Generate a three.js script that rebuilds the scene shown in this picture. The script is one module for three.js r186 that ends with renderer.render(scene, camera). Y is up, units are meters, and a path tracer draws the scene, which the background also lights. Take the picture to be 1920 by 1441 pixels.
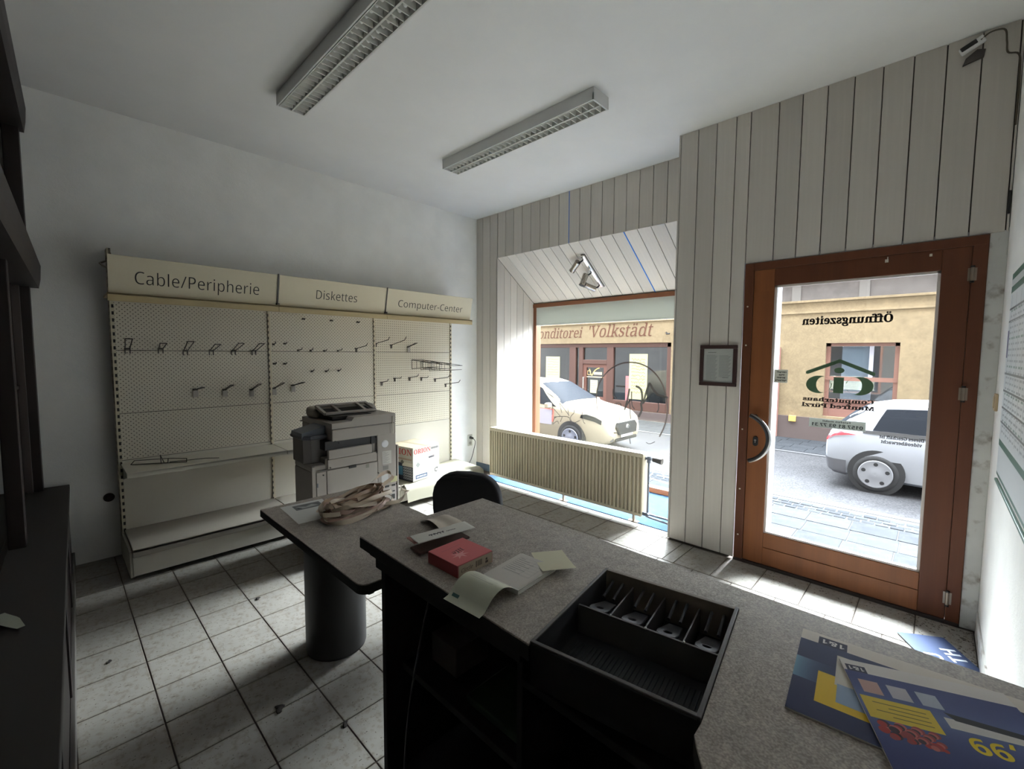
import * as THREE from 'three';
import { RoundedBoxGeometry } from 'three/addons/geometries/RoundedBoxGeometry.js';
import { mergeGeometries, mergeVertices, toCreasedNormals } from 'three/addons/utils/BufferGeometryUtils.js';

// ---------------------------------------------------------------- camera, sky, exposure
const scene = new THREE.Scene();
const R = THREE.MathUtils.degToRad;
const camera = new THREE.PerspectiveCamera(82.06, 1920 / 1441, 0.02, 300);
camera.position.set(0, 1.55, 0);
camera.rotation.set(R(-4.0197), R(43.891), R(0.35256), 'YXZ');
const SKY = 4.2, SUN = 11.5, EXPOSURE = 6.9;
{ // overcast sky: a little brighter towards the zenith, as a clouded sky is
  const W = 64, H = 32, d = new Float32Array(W * H * 4);
  for (let j = 0; j < H; j++) {
    const el = ((j + 0.5) / H - 0.5) * Math.PI, l = (1 + 1.6 * Math.max(0, Math.sin(el))) / 2.2;
    for (let i = 0; i < W; i++) d.set([0.93 * l, 0.985 * l, 1.06 * l, 1], (j * W + i) * 4);
  }
  const t = new THREE.DataTexture(d, W, H, THREE.RGBAFormat, THREE.FloatType);
  t.mapping = THREE.EquirectangularReflectionMapping; t.magFilter = THREE.LinearFilter; t.needsUpdate = true;
  scene.background = t; scene.backgroundIntensity = SKY;
}
// added wide soft sun over the street's far side, brightens the room
const sun = new THREE.DirectionalLight(new THREE.Color().setRGB(0.93, 1.0, 1.07), SUN);
sun.position.set(-2.5, 22, -28); sun.target.position.set(-1.6, 1.2, -2); sun.name = 'added_soft_sun';
sun.castShadow = true; sun.shadow.radius = 76; sun.shadow.mapSize.set(2048, 2048);
Object.assign(sun.shadow.camera, { left: -14, right: 14, top: 10, bottom: -10, near: 1, far: 60 });
scene.add(sun, sun.target);
const renderer = new THREE.WebGLRenderer({ antialias: true });
renderer.toneMapping = THREE.LinearToneMapping;
renderer.toneMappingExposure = EXPOSURE;
renderer.shadowMap.enabled = true;

// ---------------------------------------------------------------- helpers
let seed = 7;
const rnd = () => { seed = (seed * 1664525 + 1013904223) >>> 0; return seed / 4294967296; };
const rr = (a, b) => a + (b - a) * rnd();
const V = (x, y, z) => new THREE.Vector3(x, y, z);
const used = {};
function numbered(name) { const n = used[name] = (used[name] ?? -1) + 1; return n ? name + '_' + String(n).padStart(3, '0') : name; }
function norm(g, keep) {
  const done = g.userData.uvDone;
  if (g.index) g = g.toNonIndexed();
  for (const k of Object.keys(g.attributes)) if (!['position', 'normal', 'uv'].includes(k)) g.deleteAttribute(k);
  if (!g.attributes.normal) g.computeVertexNormals();
  if (!keep && !done) {
    const p = g.attributes.position, n = g.attributes.normal, uv = new Float32Array(p.count * 2), fn = V(), a = V(), b = V(), c = V();
    for (let i = 0; i < p.count; i += 3) {
      a.fromBufferAttribute(p, i); b.fromBufferAttribute(p, i + 1); c.fromBufferAttribute(p, i + 2);
      fn.subVectors(b, a).cross(c.clone().sub(a));
      const x = Math.abs(fn.x), y = Math.abs(fn.y), z = Math.abs(fn.z);
      for (let k = 0; k < 3; k++) {
        const q = [a, b, c][k];
        if (x > y && x > z) { uv[(i + k) * 2] = q.z; uv[(i + k) * 2 + 1] = q.y; }
        else if (y >= z) { uv[(i + k) * 2] = q.x; uv[(i + k) * 2 + 1] = q.z; }
        else { uv[(i + k) * 2] = q.x; uv[(i + k) * 2 + 1] = q.y; }
      }
    }
    g.setAttribute('uv', new THREE.BufferAttribute(uv, 2));
  }
  g.morphAttributes = {};
  return g;
}
const isGeo = (g) => g.isBufferGeometry;
function obj(name, geos, m, parent = scene, keep) {
  let list = (isGeo(geos) ? [geos] : geos).map((g) => norm(g, keep));
  const g = list.length === 1 ? list[0] : mergeGeometries(list.map((q) => { const c = new THREE.BufferGeometry(); for (const k of ['position', 'normal', 'uv']) c.setAttribute(k, q.attributes[k]); return c; }));
  const o = new THREE.Mesh(g, m);
  o.name = numbered(name); o.castShadow = o.receiveShadow = true;
  parent.add(o);
  return o;
}
function put(name, g, m, parent, x, y, z) { // a mesh that shares a geometry
  const o = new THREE.Mesh(g, m); o.name = numbered(name); o.castShadow = o.receiveShadow = true; o.position.set(x, y, z); parent.add(o); return o;
}
function tag(o, label, category, group, kind) {
  if (label) o.userData.label = label;
  if (category) o.userData.category = category;
  if (group) o.userData.group = group;
  if (kind) o.userData.kind = kind;
  return o;
}
function thing(name, label, category, pos = [0, 0, 0], turn = 0, group) {
  const o = new THREE.Group(); o.name = numbered(name); o.position.set(...pos); o.rotation.y = turn; scene.add(o);
  return tag(o, label, category, group);
}
function struct(name, geos, m, parent = scene, keep) {
  const o = obj(name, geos, m, parent, keep);
  if (parent === scene) o.userData.kind = 'structure';
  return o;
}
function structGroup(name, pos = [0, 0, 0]) { const o = new THREE.Group(); o.name = numbered(name); o.position.set(...pos); o.userData.kind = 'structure'; scene.add(o); return o; }
// boxes given by their extents
function bx(x0, x1, y0, y1, z0, z1, r = 0) {
  const w = x1 - x0, h = y1 - y0, d = z1 - z0, m = Math.min(w, h, d);
  const g = r > 0 ? new RoundedBoxGeometry(w, h, d, 1, Math.min(r, m * 0.48)) : new THREE.BoxGeometry(w, h, d);
  return g.translate((x0 + x1) / 2, (y0 + y1) / 2, (z0 + z1) / 2);
}
const cb = (w, h, d, x = 0, y = 0, z = 0, r = 0) => bx(x - w / 2, x + w / 2, y - h / 2, y + h / 2, z - d / 2, z + d / 2, r);
function cyl(r0, r1, a, b, seg = 16, open = false) { // from point a to point b
  const A = V(...a), B = V(...b), d = B.clone().sub(A), g = new THREE.CylinderGeometry(r1, r0, d.length(), seg, 1, open);
  g.applyQuaternion(new THREE.Quaternion().setFromUnitVectors(V(0, 1, 0), d.normalize()));
  return g.translate((a[0] + b[0]) / 2, (a[1] + b[1]) / 2, (a[2] + b[2]) / 2);
}
function tube(pts, r, seg = 0, round = 6, closed = false, tension) {
  const c = new THREE.CatmullRomCurve3(pts.map((p) => V(...p)), closed, tension === undefined ? 'centripetal' : 'catmullrom', tension);
  return new THREE.TubeGeometry(c, seg || pts.length * 5, r, round, closed);
}
function wire(pts, r, round = 5) { // straight runs, tight corners
  const path = new THREE.CurvePath();
  for (let i = 1; i < pts.length; i++) path.add(new THREE.LineCurve3(V(...pts[i - 1]), V(...pts[i])));
  const out = [];
  for (const c of path.curves) out.push(cyl(r, r, c.v1.toArray(), c.v2.toArray(), round));
  for (let i = 1; i < pts.length - 1; i++) out.push(new THREE.IcosahedronGeometry(r * 1.02, 0).translate(...pts[i]));
  return out;
}
function prism(pts, depth, bevel = 0, holes = []) { // a polygon in x, y pushed along +z
  const s = new THREE.Shape(pts.map((p) => new THREE.Vector2(...p)));
  for (const h of holes) s.holes.push(new THREE.Path(h.map((p) => new THREE.Vector2(...p))));
  return new THREE.ExtrudeGeometry(s, { depth, bevelEnabled: bevel > 0, bevelThickness: bevel, bevelSize: bevel, bevelSegments: 1, curveSegments: 12 });
}
// prism whose polygon lies in (z, y) and that runs along x from x0 to x1
function prismX(pts, x0, x1) { return prism(pts.map(([z, y]) => [-z, y]), x1 - x0).rotateY(Math.PI / 2).translate(x0, 0, 0); }
// prism whose polygon lies in (x, z) and that runs up from y0 to y1
function prismY(pts, y0, y1, bevel = 0, holes = []) { return prism(pts.map(([x, z]) => [x, -z]), y1 - y0 - 2 * bevel, bevel, holes.map((h) => h.map(([x, z]) => [x, -z]))).rotateX(-Math.PI / 2).translate(0, y0 + bevel, 0); }
function arcPts(cx, cy, r, a0, a1, n) { return Array.from({ length: n + 1 }, (_, i) => { const a = a0 + (a1 - a0) * i / n; return [cx + r * Math.cos(a), cy + r * Math.sin(a)]; }); }
// a flat print: a plane with its own 0..1 uv
function sheet(w, h) { const g = new THREE.PlaneGeometry(w, h); g.userData.uvDone = true; return g; }
function bent(w, h, nx, ny, f) { // a sheet in x, z whose height and place come from f(u, v)
  const g = new THREE.PlaneGeometry(w, h, nx, ny), p = g.attributes.position;
  for (let i = 0; i < p.count; i++) { const q = f(p.getX(i) / w + 0.5, 0.5 - p.getY(i) / h); p.setXYZ(i, ...q); }
  g.computeVertexNormals(); g.userData.uvDone = true;
  return g;
}

// ---------------------------------------------------------------- textures
function noise(size, cell, s) { // tileable value noise, 0..1
  const n = size / cell, g = new Float32Array(n * n); let q = (s * 7919 + 13) >>> 0;
  for (let i = 0; i < n * n; i++) { q = (q * 1664525 + 1013904223) >>> 0; g[i] = q / 4294967296; }
  const o = new Float32Array(size * size), sm = (t) => t * t * (3 - 2 * t);
  for (let y = 0; y < size; y++) for (let x = 0; x < size; x++) {
    const X = x / cell, Y = y / cell, i = Math.floor(X), j = Math.floor(Y), u = sm(X - i), v = sm(Y - j), a = (k, l) => g[((l + n) % n) * n + ((k + n) % n)];
    o[y * size + x] = (a(i, j) * (1 - u) + a(i + 1, j) * u) * (1 - v) + (a(i, j + 1) * (1 - u) + a(i + 1, j + 1) * u) * v;
  }
  return o;
}
function fbm(size, cell, oct, s) {
  const o = new Float32Array(size * size); let amp = 1, tot = 0;
  for (let k = 0; k < oct && cell >= 1; k++, cell /= 2, amp *= 0.55) { const n = noise(size, cell, s + k * 31); tot += amp; for (let i = 0; i < o.length; i++) o[i] += n[i] * amp; }
  for (let i = 0; i < o.length; i++) o[i] /= tot;
  return o;
}
function dataTex(size, f, metres, srgb = true, h = size) {
  const d = new Uint8Array(size * h * 4);
  for (let y = 0; y < h; y++) for (let x = 0; x < size; x++) { const c = f(x, y, y * size + x); d.set([Math.max(0, Math.min(255, c[0])), Math.max(0, Math.min(255, c[1])), Math.max(0, Math.min(255, c[2])), 255], (y * size + x) * 4); }
  const t = new THREE.DataTexture(d, size, h); t.wrapS = t.wrapT = THREE.RepeatWrapping; t.magFilter = THREE.LinearFilter; t.needsUpdate = true;
  if (srgb) t.colorSpace = THREE.SRGBColorSpace;
  if (metres) t.repeat.set(1 / (metres[0] ?? metres), 1 / (metres[1] ?? metres));
  return t;
}
function canvasTex(w, h, draw) {
  const c = document.createElement('canvas'); c.width = w; c.height = h;
  const x = c.getContext('2d'); draw(x, w, h);
  const t = new THREE.CanvasTexture(c); t.colorSpace = THREE.SRGBColorSpace; t.magFilter = THREE.LinearFilter; return t;
}
const mat = (color, roughness = 0.7, more = {}) => new THREE.MeshStandardMaterial({ color, roughness, ...more });
const lin = (r, g, b) => new THREE.Color().setRGB(r, g, b);
const mix3 = (a, b, t) => [a[0] + (b[0] - a[0]) * t, a[1] + (b[1] - a[1]) * t, a[2] + (b[2] - a[2]) * t];
const print = (t, rough = 0.6, more = {}) => new THREE.MeshStandardMaterial({ map: t, roughness: rough, side: THREE.DoubleSide, ...more });
const decal = (t, rough = 0.6) => new THREE.MeshStandardMaterial({ map: t, roughness: rough, side: THREE.DoubleSide, transparent: true });

const nA = fbm(256, 64, 6, 3), nB = fbm(256, 16, 5, 17), nC = noise(256, 2, 91), nD = fbm(256, 128, 3, 41), nS = fbm(256, 8, 3, 57);
const plasterT = dataTex(256, (x, y, i) => { const v = 236 + (nA[i] - 0.5) * 14 + (nB[i] - 0.5) * 10; return [v, v, v * 0.985]; }, 2.2);
const ceilT = dataTex(256, (x, y, i) => { const v = 226 + (nA[i] - 0.5) * 10 + (nB[i] - 0.5) * 5; return [v, v, v * 0.99]; }, 3.1);
const dirtyT = dataTex(256, (x, y, i) => { const s = Math.max(0, nB[i] - 0.55) * 2.4, v = 205 + (nA[i] - 0.5) * 30; return mix3([v, v, v * 0.98], [96, 82, 70], Math.min(0.75, s * (0.4 + nD[i]))); }, 0.8);
const plankT = [0, 1, 2].map((k) => dataTex(256, (x, y, i) => { const g = nA[(y * 256 + ((x * 8 + k * 70) & 255)) % 65536], v = 197 + k * 5 + (g - 0.5) * 12; return [v, v * 0.97, v * 0.925]; }, [0.6, 2.4]));
const tileT = [0, 1, 2, 3].map((k) => dataTex(256, (x, y, i) => {
  const j = (i + k * 15731) & 65535, edge = Math.min(x, y, 255 - x, 255 - y), dirt = Math.max(0, nB[j] - 0.5) * 0.9 + Math.max(0, nD[j] - 0.55) * 0.7 + Math.max(0, 1 - edge / 12) * 0.22;
  const v = 148 + (nA[j] - 0.5) * 20; let c = mix3([v, v * 0.97, v * 0.92], [84, 70, 56], Math.min(0.6, dirt));
  if (nS[j] > 0.79) c = mix3(c, [58, 48, 40], 0.6);
  return c;
}));
function woodTex(a, b, rep, k) { return dataTex(256, (x, y) => { const g = nA[(((y / 6) | 0) * 256 + ((x + k) & 255)) & 65535], f = nC[((y >> 4) * 256 + x) & 65535]; return mix3(a, b, Math.min(1, Math.max(0, g * 1.3 - 0.15)) * 0.85 + f * 0.15); }, rep); }
const doorT = woodTex([146, 88, 46], [114, 65, 33], [0.5, 2.0], 0);
const darkT = woodTex([46, 36, 34], [28, 20, 20], [0.5, 2.0], 90);
const lamT = dataTex(256, (x, y, i) => { const v = 160 + (nC[i] - 0.5) * 58 + (nB[i] - 0.5) * 30; return [v, v * 0.945, v * 0.885]; }, 0.3);
const speckT = dataTex(256, (x, y, i) => { const v = 128 + (nC[i] - 0.5) * 40 + (nA[i] - 0.5) * 24; return [v, v, v * 1.02]; }, 1.2);
const stuccoT = dataTex(256, (x, y, i) => { const v = 1 + (nB[i] - 0.5) * 0.16 + (nC[i] - 0.5) * 0.1 + (nD[i] - 0.5) * 0.12; return [128 * v, 113 * v, 88 * v]; }, 2.5);
const greyStuccoT = dataTex(256, (x, y, i) => { const v = 1 + (nB[i] - 0.5) * 0.2 + (nD[i] - 0.5) * 0.2; return [96 * v, 91 * v, 88 * v]; }, 2.5);
const pegT = dataTex(32, (x, y) => { const a = Math.hypot(x - 8, y - 8) < 3.7 || Math.hypot(x - 24, y - 24) < 3.7; return a ? [84, 78, 66] : [214, 208, 192]; }, [0.03, 0.03]);
const pegGridT = dataTex(32, (x, y) => { const a = Math.hypot(x - 16, y - 16) < 5.2; return a ? [96, 90, 76] : [214, 208, 190]; }, [0.025, 0.025]);
const slotT = dataTex(32, (x, y) => (x > 9 && x < 23 && y > 6 && y < 22 ? [26, 22, 18] : [205, 196, 172]), [0.03, 0.05]);
const bumpN = dataTex(256, (x, y, i) => { const v = nB[i] * 160 + nC[i] * 60; return [v, v, v]; }, 0.5, false);

const M = {
  plaster: mat('#ffffff', 0.95, { map: plasterT, bumpMap: bumpN, bumpScale: 0.0015 }),
  ceiling: mat('#ffffff', 0.95, { map: ceilT }),
  dirty: mat('#ffffff', 0.95, { map: dirtyT }),
  planks: plankT.map((t) => mat('#ffffff', 0.55, { map: t })),
  tiles: tileT.map((t) => new THREE.MeshPhysicalMaterial({ map: t, roughness: 0.6, ior: 1.3 })),
  grout: mat(lin(0.07, 0.055, 0.045), 0.95),
  gap: mat(lin(0.085, 0.072, 0.058), 0.9),
  deck: mat(lin(0.36, 0.325, 0.27), 0.7),
  door: mat('#ffffff', 0.5, { map: doorT }),
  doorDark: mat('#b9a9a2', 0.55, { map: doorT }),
  frameBrown: mat(lin(0.2, 0.075, 0.035), 0.5),
  darkWood: mat('#ffffff', 0.5, { map: darkT }),
  black: mat(lin(0.012, 0.012, 0.013), 0.45),
  blackMatt: mat(lin(0.02, 0.018, 0.018), 0.85),
  lam: mat('#ffffff', 0.68, { map: lamT }),
  cream: mat(lin(0.62, 0.585, 0.49), 0.45),
  ledge: mat(lin(0.46, 0.37, 0.2), 0.45),
  plainPanel: mat(lin(0.62, 0.585, 0.5), 0.5),
  peg: mat('#ffffff', 0.5, { map: pegT }),
  pegGrid: mat('#ffffff', 0.5, { map: pegGridT }),
  slots: mat('#ffffff', 0.5, { map: slotT }),
  white: mat(lin(0.78, 0.78, 0.76), 0.5),
  paper: mat(lin(0.76, 0.75, 0.7), 0.8, { side: THREE.DoubleSide }),
  radiator: mat(lin(0.56, 0.5, 0.37), 0.4),
  chrome: mat(lin(0.75, 0.75, 0.75), 0.18, { metalness: 1 }),
  steel: mat(lin(0.5, 0.49, 0.47), 0.35, { metalness: 1 }),
  wire: mat(lin(0.07, 0.062, 0.052), 0.5, { metalness: 0.3 }),
  pipe: mat(lin(0.16, 0.18, 0.22), 0.45, { metalness: 0.4 }),
  copier: mat(lin(0.3, 0.272, 0.242), 0.5),
  copierDark: mat(lin(0.15, 0.138, 0.13), 0.5),
  copierBlue: mat(lin(0.1, 0.115, 0.135), 0.45),
  glass: new THREE.MeshPhysicalMaterial({ color: lin(0.97, 0.985, 0.98), roughness: 0, transmission: 1, thickness: 0, ior: 1.5, specularIntensity: 0.25, side: THREE.DoubleSide }),
  darkGlass: new THREE.MeshPhysicalMaterial({ color: lin(0.016, 0.018, 0.022), roughness: 0.5, ior: 1.03 }),
  blue: mat(lin(0.02, 0.2, 0.75), 0.5),
  cord: mat(lin(0.06, 0.06, 0.065), 0.5),
  dull: new THREE.MeshPhysicalMaterial({ color: lin(0.008, 0.009, 0.011), roughness: 0.9, ior: 1.08 }),
  rubber: mat(lin(0.016, 0.016, 0.017), 0.8),
};
// ---------------------------------------------------------------- the room shell
const CEIL = 3.283, XL = -4.42, XR = 0.237, ZW = -3.91, ZD = -3.54, ZB = 0.66, ZO = -4.75, STREET = -0.65;
const ceiling = struct('ceiling', bx(XL - 0.3, 0.6, CEIL, CEIL + 0.25, ZO, ZB + 0.3), M.ceiling);
const wallLeft = struct('wall_left', bx(XL - 0.3, XL, -0.6, CEIL, ZO, ZB + 0.3), M.plaster);
const wallRight = struct('wall_right', bx(XR, XR + 0.3, -0.6, CEIL, ZO, ZB + 0.3), M.plaster);
struct('wall_back', bx(XL, XR, -0.6, CEIL, ZB, ZB + 0.25), M.plaster);
// masonry of the street front behind the panelling
const soffitBack = [[ZW - 0.014, 2.76], [ZW - 0.014, CEIL], [ZO, CEIL], [ZO, 2.235], [-4.63, 2.235]];
const wallWindow = struct('wall_front', [bx(XL, -4.035, 0, CEIL, ZO, ZW - 0.014), prismX(soffitBack, -4.035, -1.57)], M.gap);
const wallDoor = struct('wall_front', [
  bx(-1.558, -1.085, -0.6, CEIL, ZO, ZD - 0.014), bx(-1.085, XR, 2.235, CEIL, ZO, ZD - 0.014), bx(0.17, XR, -0.6, 2.235, ZO, ZD - 0.03)], M.gap);
const stripG = bx(0.168, XR, 0, 2.22, ZD - 0.03, ZD - 0.002, 0.002);
struct('plaster_strip', stripG, M.dirty, wallDoor);
// planks: each board of the panelling on its own
function plank(parent, x0, x1, y0, y1, z) { return obj('plank', bx(x0 + 0.0025, x1 - 0.0025, y0, y1, z - 0.014, z, 0.003), M.planks[Math.floor(rnd() * 3)], parent); }
{
  const e = [XL, -4.3, -4.163, -4.03];
  for (let i = 0; i < 3; i++) plank(wallWindow, e[i], e[i + 1], 0.09, CEIL, ZW);
  for (let k = 0; k < 18; k++) plank(wallWindow, -4.023 + 0.1368 * k, Math.min(-4.023 + 0.1368 * (k + 1), -1.56), 2.735, CEIL, ZW);
  for (let k = 0; k < 4; k++) plank(wallDoor, -1.558 + 0.137 * k, Math.min(-1.558 + 0.137 * (k + 1), -1.05), 0.01, CEIL, ZD);
  for (let k = 4; k < 14; k++) plank(wallDoor, k === 4 ? -1.05 : -1.558 + 0.137 * k, Math.min(-1.558 + 0.137 * (k + 1), XR), 2.212, CEIL, ZD);
  // the return of the door wall and the window's right reveal
  obj('plank', bx(-1.572, -1.558, 0.01, CEIL, -3.72, ZD + 0.001, 0.002), M.planks[0], wallDoor);
  obj('plank', bx(-1.572, -1.558, 0.01, CEIL, -3.9, -3.722, 0.002), M.planks[1], wallDoor);
  for (let k = 0; k < 5; k++) obj('plank', bx(-1.572, -1.558, 0.0, 2.66 - k * 0.1, -4.06 - 0.146 * k, -3.918 - 0.146 * k, 0.002), M.planks[k % 3], wallDoor);
  // left reveal: boards cut along the slope of the soffit
  const slope = (z) => 2.735 + (z - ZW) * (2.735 - 2.215) / (ZW + 4.63), zs = [ZW, -4.035, -4.152, -4.273, -4.394, -4.512, -4.63];
  for (let i = 0; i < 6; i++) {
    const a = zs[i] - (i ? 0.0025 : 0), b = zs[i + 1] + 0.0025;
    obj('plank', prismX([[b, 0.0], [a, 0.0], [a, slope(a)], [b, slope(b)]], -4.043, -4.028), M.planks[i % 3], wallWindow);
  }
  // the sloping soffit
  const L = Math.hypot(ZW + 4.63, 0.52), ang = Math.atan2(0.52, -4.63 - ZW);
  const sof = [-4.026, -3.86, -3.723, -3.586, -3.449, -3.312, -3.186, -3.065, -2.93, -2.8, -2.667, -2.531, -2.4, -2.265, -2.125, -1.987, -1.851, -1.714, -1.575];
  for (let i = 0; i < sof.length - 1; i++) {
    const g = bx(sof[i] + 0.0025, sof[i + 1] - 0.0025, 0, 0.014, -L, 0, 0.003);
    g.rotateX(-Math.atan2(0.52, 0.72)).translate(0, 2.735, ZW - 0.001);
    obj('plank', g, M.planks[(i * 2) % 3], wallWindow);
  }
  const bs = bx(-0.004, 0.004, -0.004, 0.003, -L, 0);
  bs.rotateX(-Math.atan2(0.52, 0.72)).translate(-2.266, 2.735, ZW);
  tag(obj('blue_light_strip', bs, M.blue), 'bright blue strip coloured as light showing through a joint of the sloped window soffit', 'tape');  // added strips, bluish light through board gaps put into their colour
  tag(obj('blue_light_strip', bx(-2.931, -2.925, 2.736, CEIL, ZW - 0.003, ZW + 0.002), M.blue), 'thin blue strip coloured as light through a gap up the boards above the shop window', 'tape');
}
struct('trim_1', bx(XL, -4.03, 0, 0.09, ZW - 0.02, ZW + 0.006, 0.004), mat(lin(0.07, 0.1, 0.14), 0.6));
struct('trim_2', prismY([[XR, -3.52], [XR, -0.2], [XR - 0.008, -0.2], [XR - 0.008, -3.5]], 0, 0.13), M.dirty);

// ---------------------------------------------------------------- floor
const floor = struct('floor', [bx(XL, XR, -0.3, -0.004, -3.66, ZB), bx(XL, -1.1, -0.3, -0.004, ZO, -3.66)], M.grout);
{
  camera.updateMatrixWorld(); camera.updateProjectionMatrix();
  const seen = (x, z) => { const p = V(x, 0, z).project(camera); return Math.abs(p.x) < 1.04 && Math.abs(p.y) < 1.04 && V(x, 0, z).applyMatrix4(camera.matrixWorldInverse).z < -0.05; };
  const P = 0.2627, cells = [];
  const geoOf = {};
  const tg = (w, d) => { const k = w.toFixed(3) + d.toFixed(3); return geoOf[k] ??= (() => { const g = norm(new RoundedBoxGeometry(w - 0.005, 0.012, d - 0.005, 1, 0.002)), p = g.attributes.position, uv = g.attributes.uv; for (let i = 0; i < p.count; i++) uv.setXY(i, p.getX(i) / w + 0.5, p.getZ(i) / d + 0.5); return g; })(); };
  const rows = []; for (let z = -0.2565 + P * 4, i = 0; i < 15; i++, z -= P) rows.push([z - P, z]);
  const z0 = rows[rows.length - 1][0];
  for (const [a, b] of rows) for (let x = -2.77 - P * 7; x < XR - 0.02; x += P) cells.push([Math.max(x, XL + 0.002), Math.min(x + P, XR - 0.009), Math.max(a, -3.14), Math.min(b, ZB)]);
  for (let k = -9; k < 13; k++) { // the two rows along the street front, laid in another bond
    const x = -1.874 + 0.2655 * k - 0.0;
    const x0 = Math.max(x, XL + 0.002), x1 = Math.min(x + 0.2655, XR - 0.009);
    if (x1 - x0 < 0.03) continue;
    if (k === 1) { cells.push([x0, x0 + 0.178, -3.525, -3.142], [x0 + 0.178, x1, -3.525, -3.142]); } else cells.push([x0, x1, -3.525, -3.142]);
    if (x1 < -1.55) cells.push([x0, x1, -3.66, -3.528]); else if (x0 < -1.58) cells.push([x0, -1.58, -3.66, -3.528]);
  }
  const near = [], rest = [];
  for (const c of cells) {
    if (c[1] - c[0] < 0.02 || c[3] - c[2] < 0.02) continue;
    const cx = (c[0] + c[1]) / 2, cz = (c[2] + c[3]) / 2;
    const behind = (cx > -1.3 && cz > -2.0) || (cx < -3.85 && cz < -0.4 && cz > -3.3) || cz > 0.12;
    (seen(cx, cz) && !behind && near.length < 290 ? near : rest).push(c);
  }
  for (const c of near) { const t = put('tile', tg(c[1] - c[0], c[3] - c[2]), M.tiles[Math.floor(rnd() * 4)], floor, (c[0] + c[1]) / 2, -0.006 + rr(-0.0006, 0.0006), (c[2] + c[3]) / 2); }
  const o = obj('tiles', rest.map((c) => tg(c[1] - c[0], c[3] - c[2]).clone().translate((c[0] + c[1]) / 2, -0.006, (c[2] + c[3]) / 2)), M.tiles[1], floor, true); o.userData.kind = 'stuff';
}
struct('bay_floor', bx(-4.03, -1.575, -0.004, 0.003, -4.66, -3.668, 0.002), new THREE.MeshPhysicalMaterial({ roughness: 0.95, ior: 1.06, map: dataTex(256, (x, y, i) => { const v = 1 + (nB[i] - 0.5) * 0.22 + (nC[i] - 0.5) * 0.12; return [54 * v, 72 * v, 94 * v]; }, 0.7) }));
// grit and flakes of plaster in the corner by the door
{
  const bits = [];
  for (let k = 0; k < 230; k++) { const s = rr(0.0015, 0.006) * (k % 23 === 0 ? 2 : 1), t = Math.pow(rnd(), 1.6); const z = -3.5 + t * 0.65, x = 0.22 - Math.pow(rnd(), 1.7) * (0.3 - t * 0.12); bits.push(new THREE.IcosahedronGeometry(s, 0).scale(1, 0.35, rr(0.6, 1.5)).rotateY(rnd() * 6).translate(x, s * 0.3, z)); }
  for (let k = 0; k < 60; k++) { const s = rr(0.002, 0.006); bits.push(new THREE.IcosahedronGeometry(s, 0).scale(1, 0.35, 1).translate(rr(-0.9, 0.2), s * 0.3, rr(-3.5, -3.38))); }
  tag(obj('debris', bits, mat(lin(0.12, 0.1, 0.085), 0.95)), 'dark grit and crumbs on the tiles in the corner beside the door', 'debris', null, 'stuff');
  for (const [x, z, s, a] of [[-1.98, -0.62, 0.02, 1], [-1.7, -0.78, 0.013, 2], [-2.9, -0.13, 0.011, 0.3], [-3.0, -0.83, 0.013, 1.2]]) {
    const leaf = [0, 1, 2].map((k) => new THREE.SphereGeometry(s, 7, 5).scale(1.1 - k * 0.2, 0.16, 0.6).rotateY(a + k).translate(x + (k - 1) * s * 0.6, 0.004, z + k * s * 0.3));
    tag(obj('dry_leaf', leaf, mat(lin(0.025, 0.018, 0.015), 0.9)), { 1: 'dark dry leaf scrap lying on the tiles before the black counter', 2: 'small dark scrap on the tile joint closest to the counter end', 0.3: 'small dark crumb on the tiles beside the dark side counter', 1.2: 'dark scrap on the tiles under the front edge of the shelving base' }[a], 'leaf');
  }
}

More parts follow.
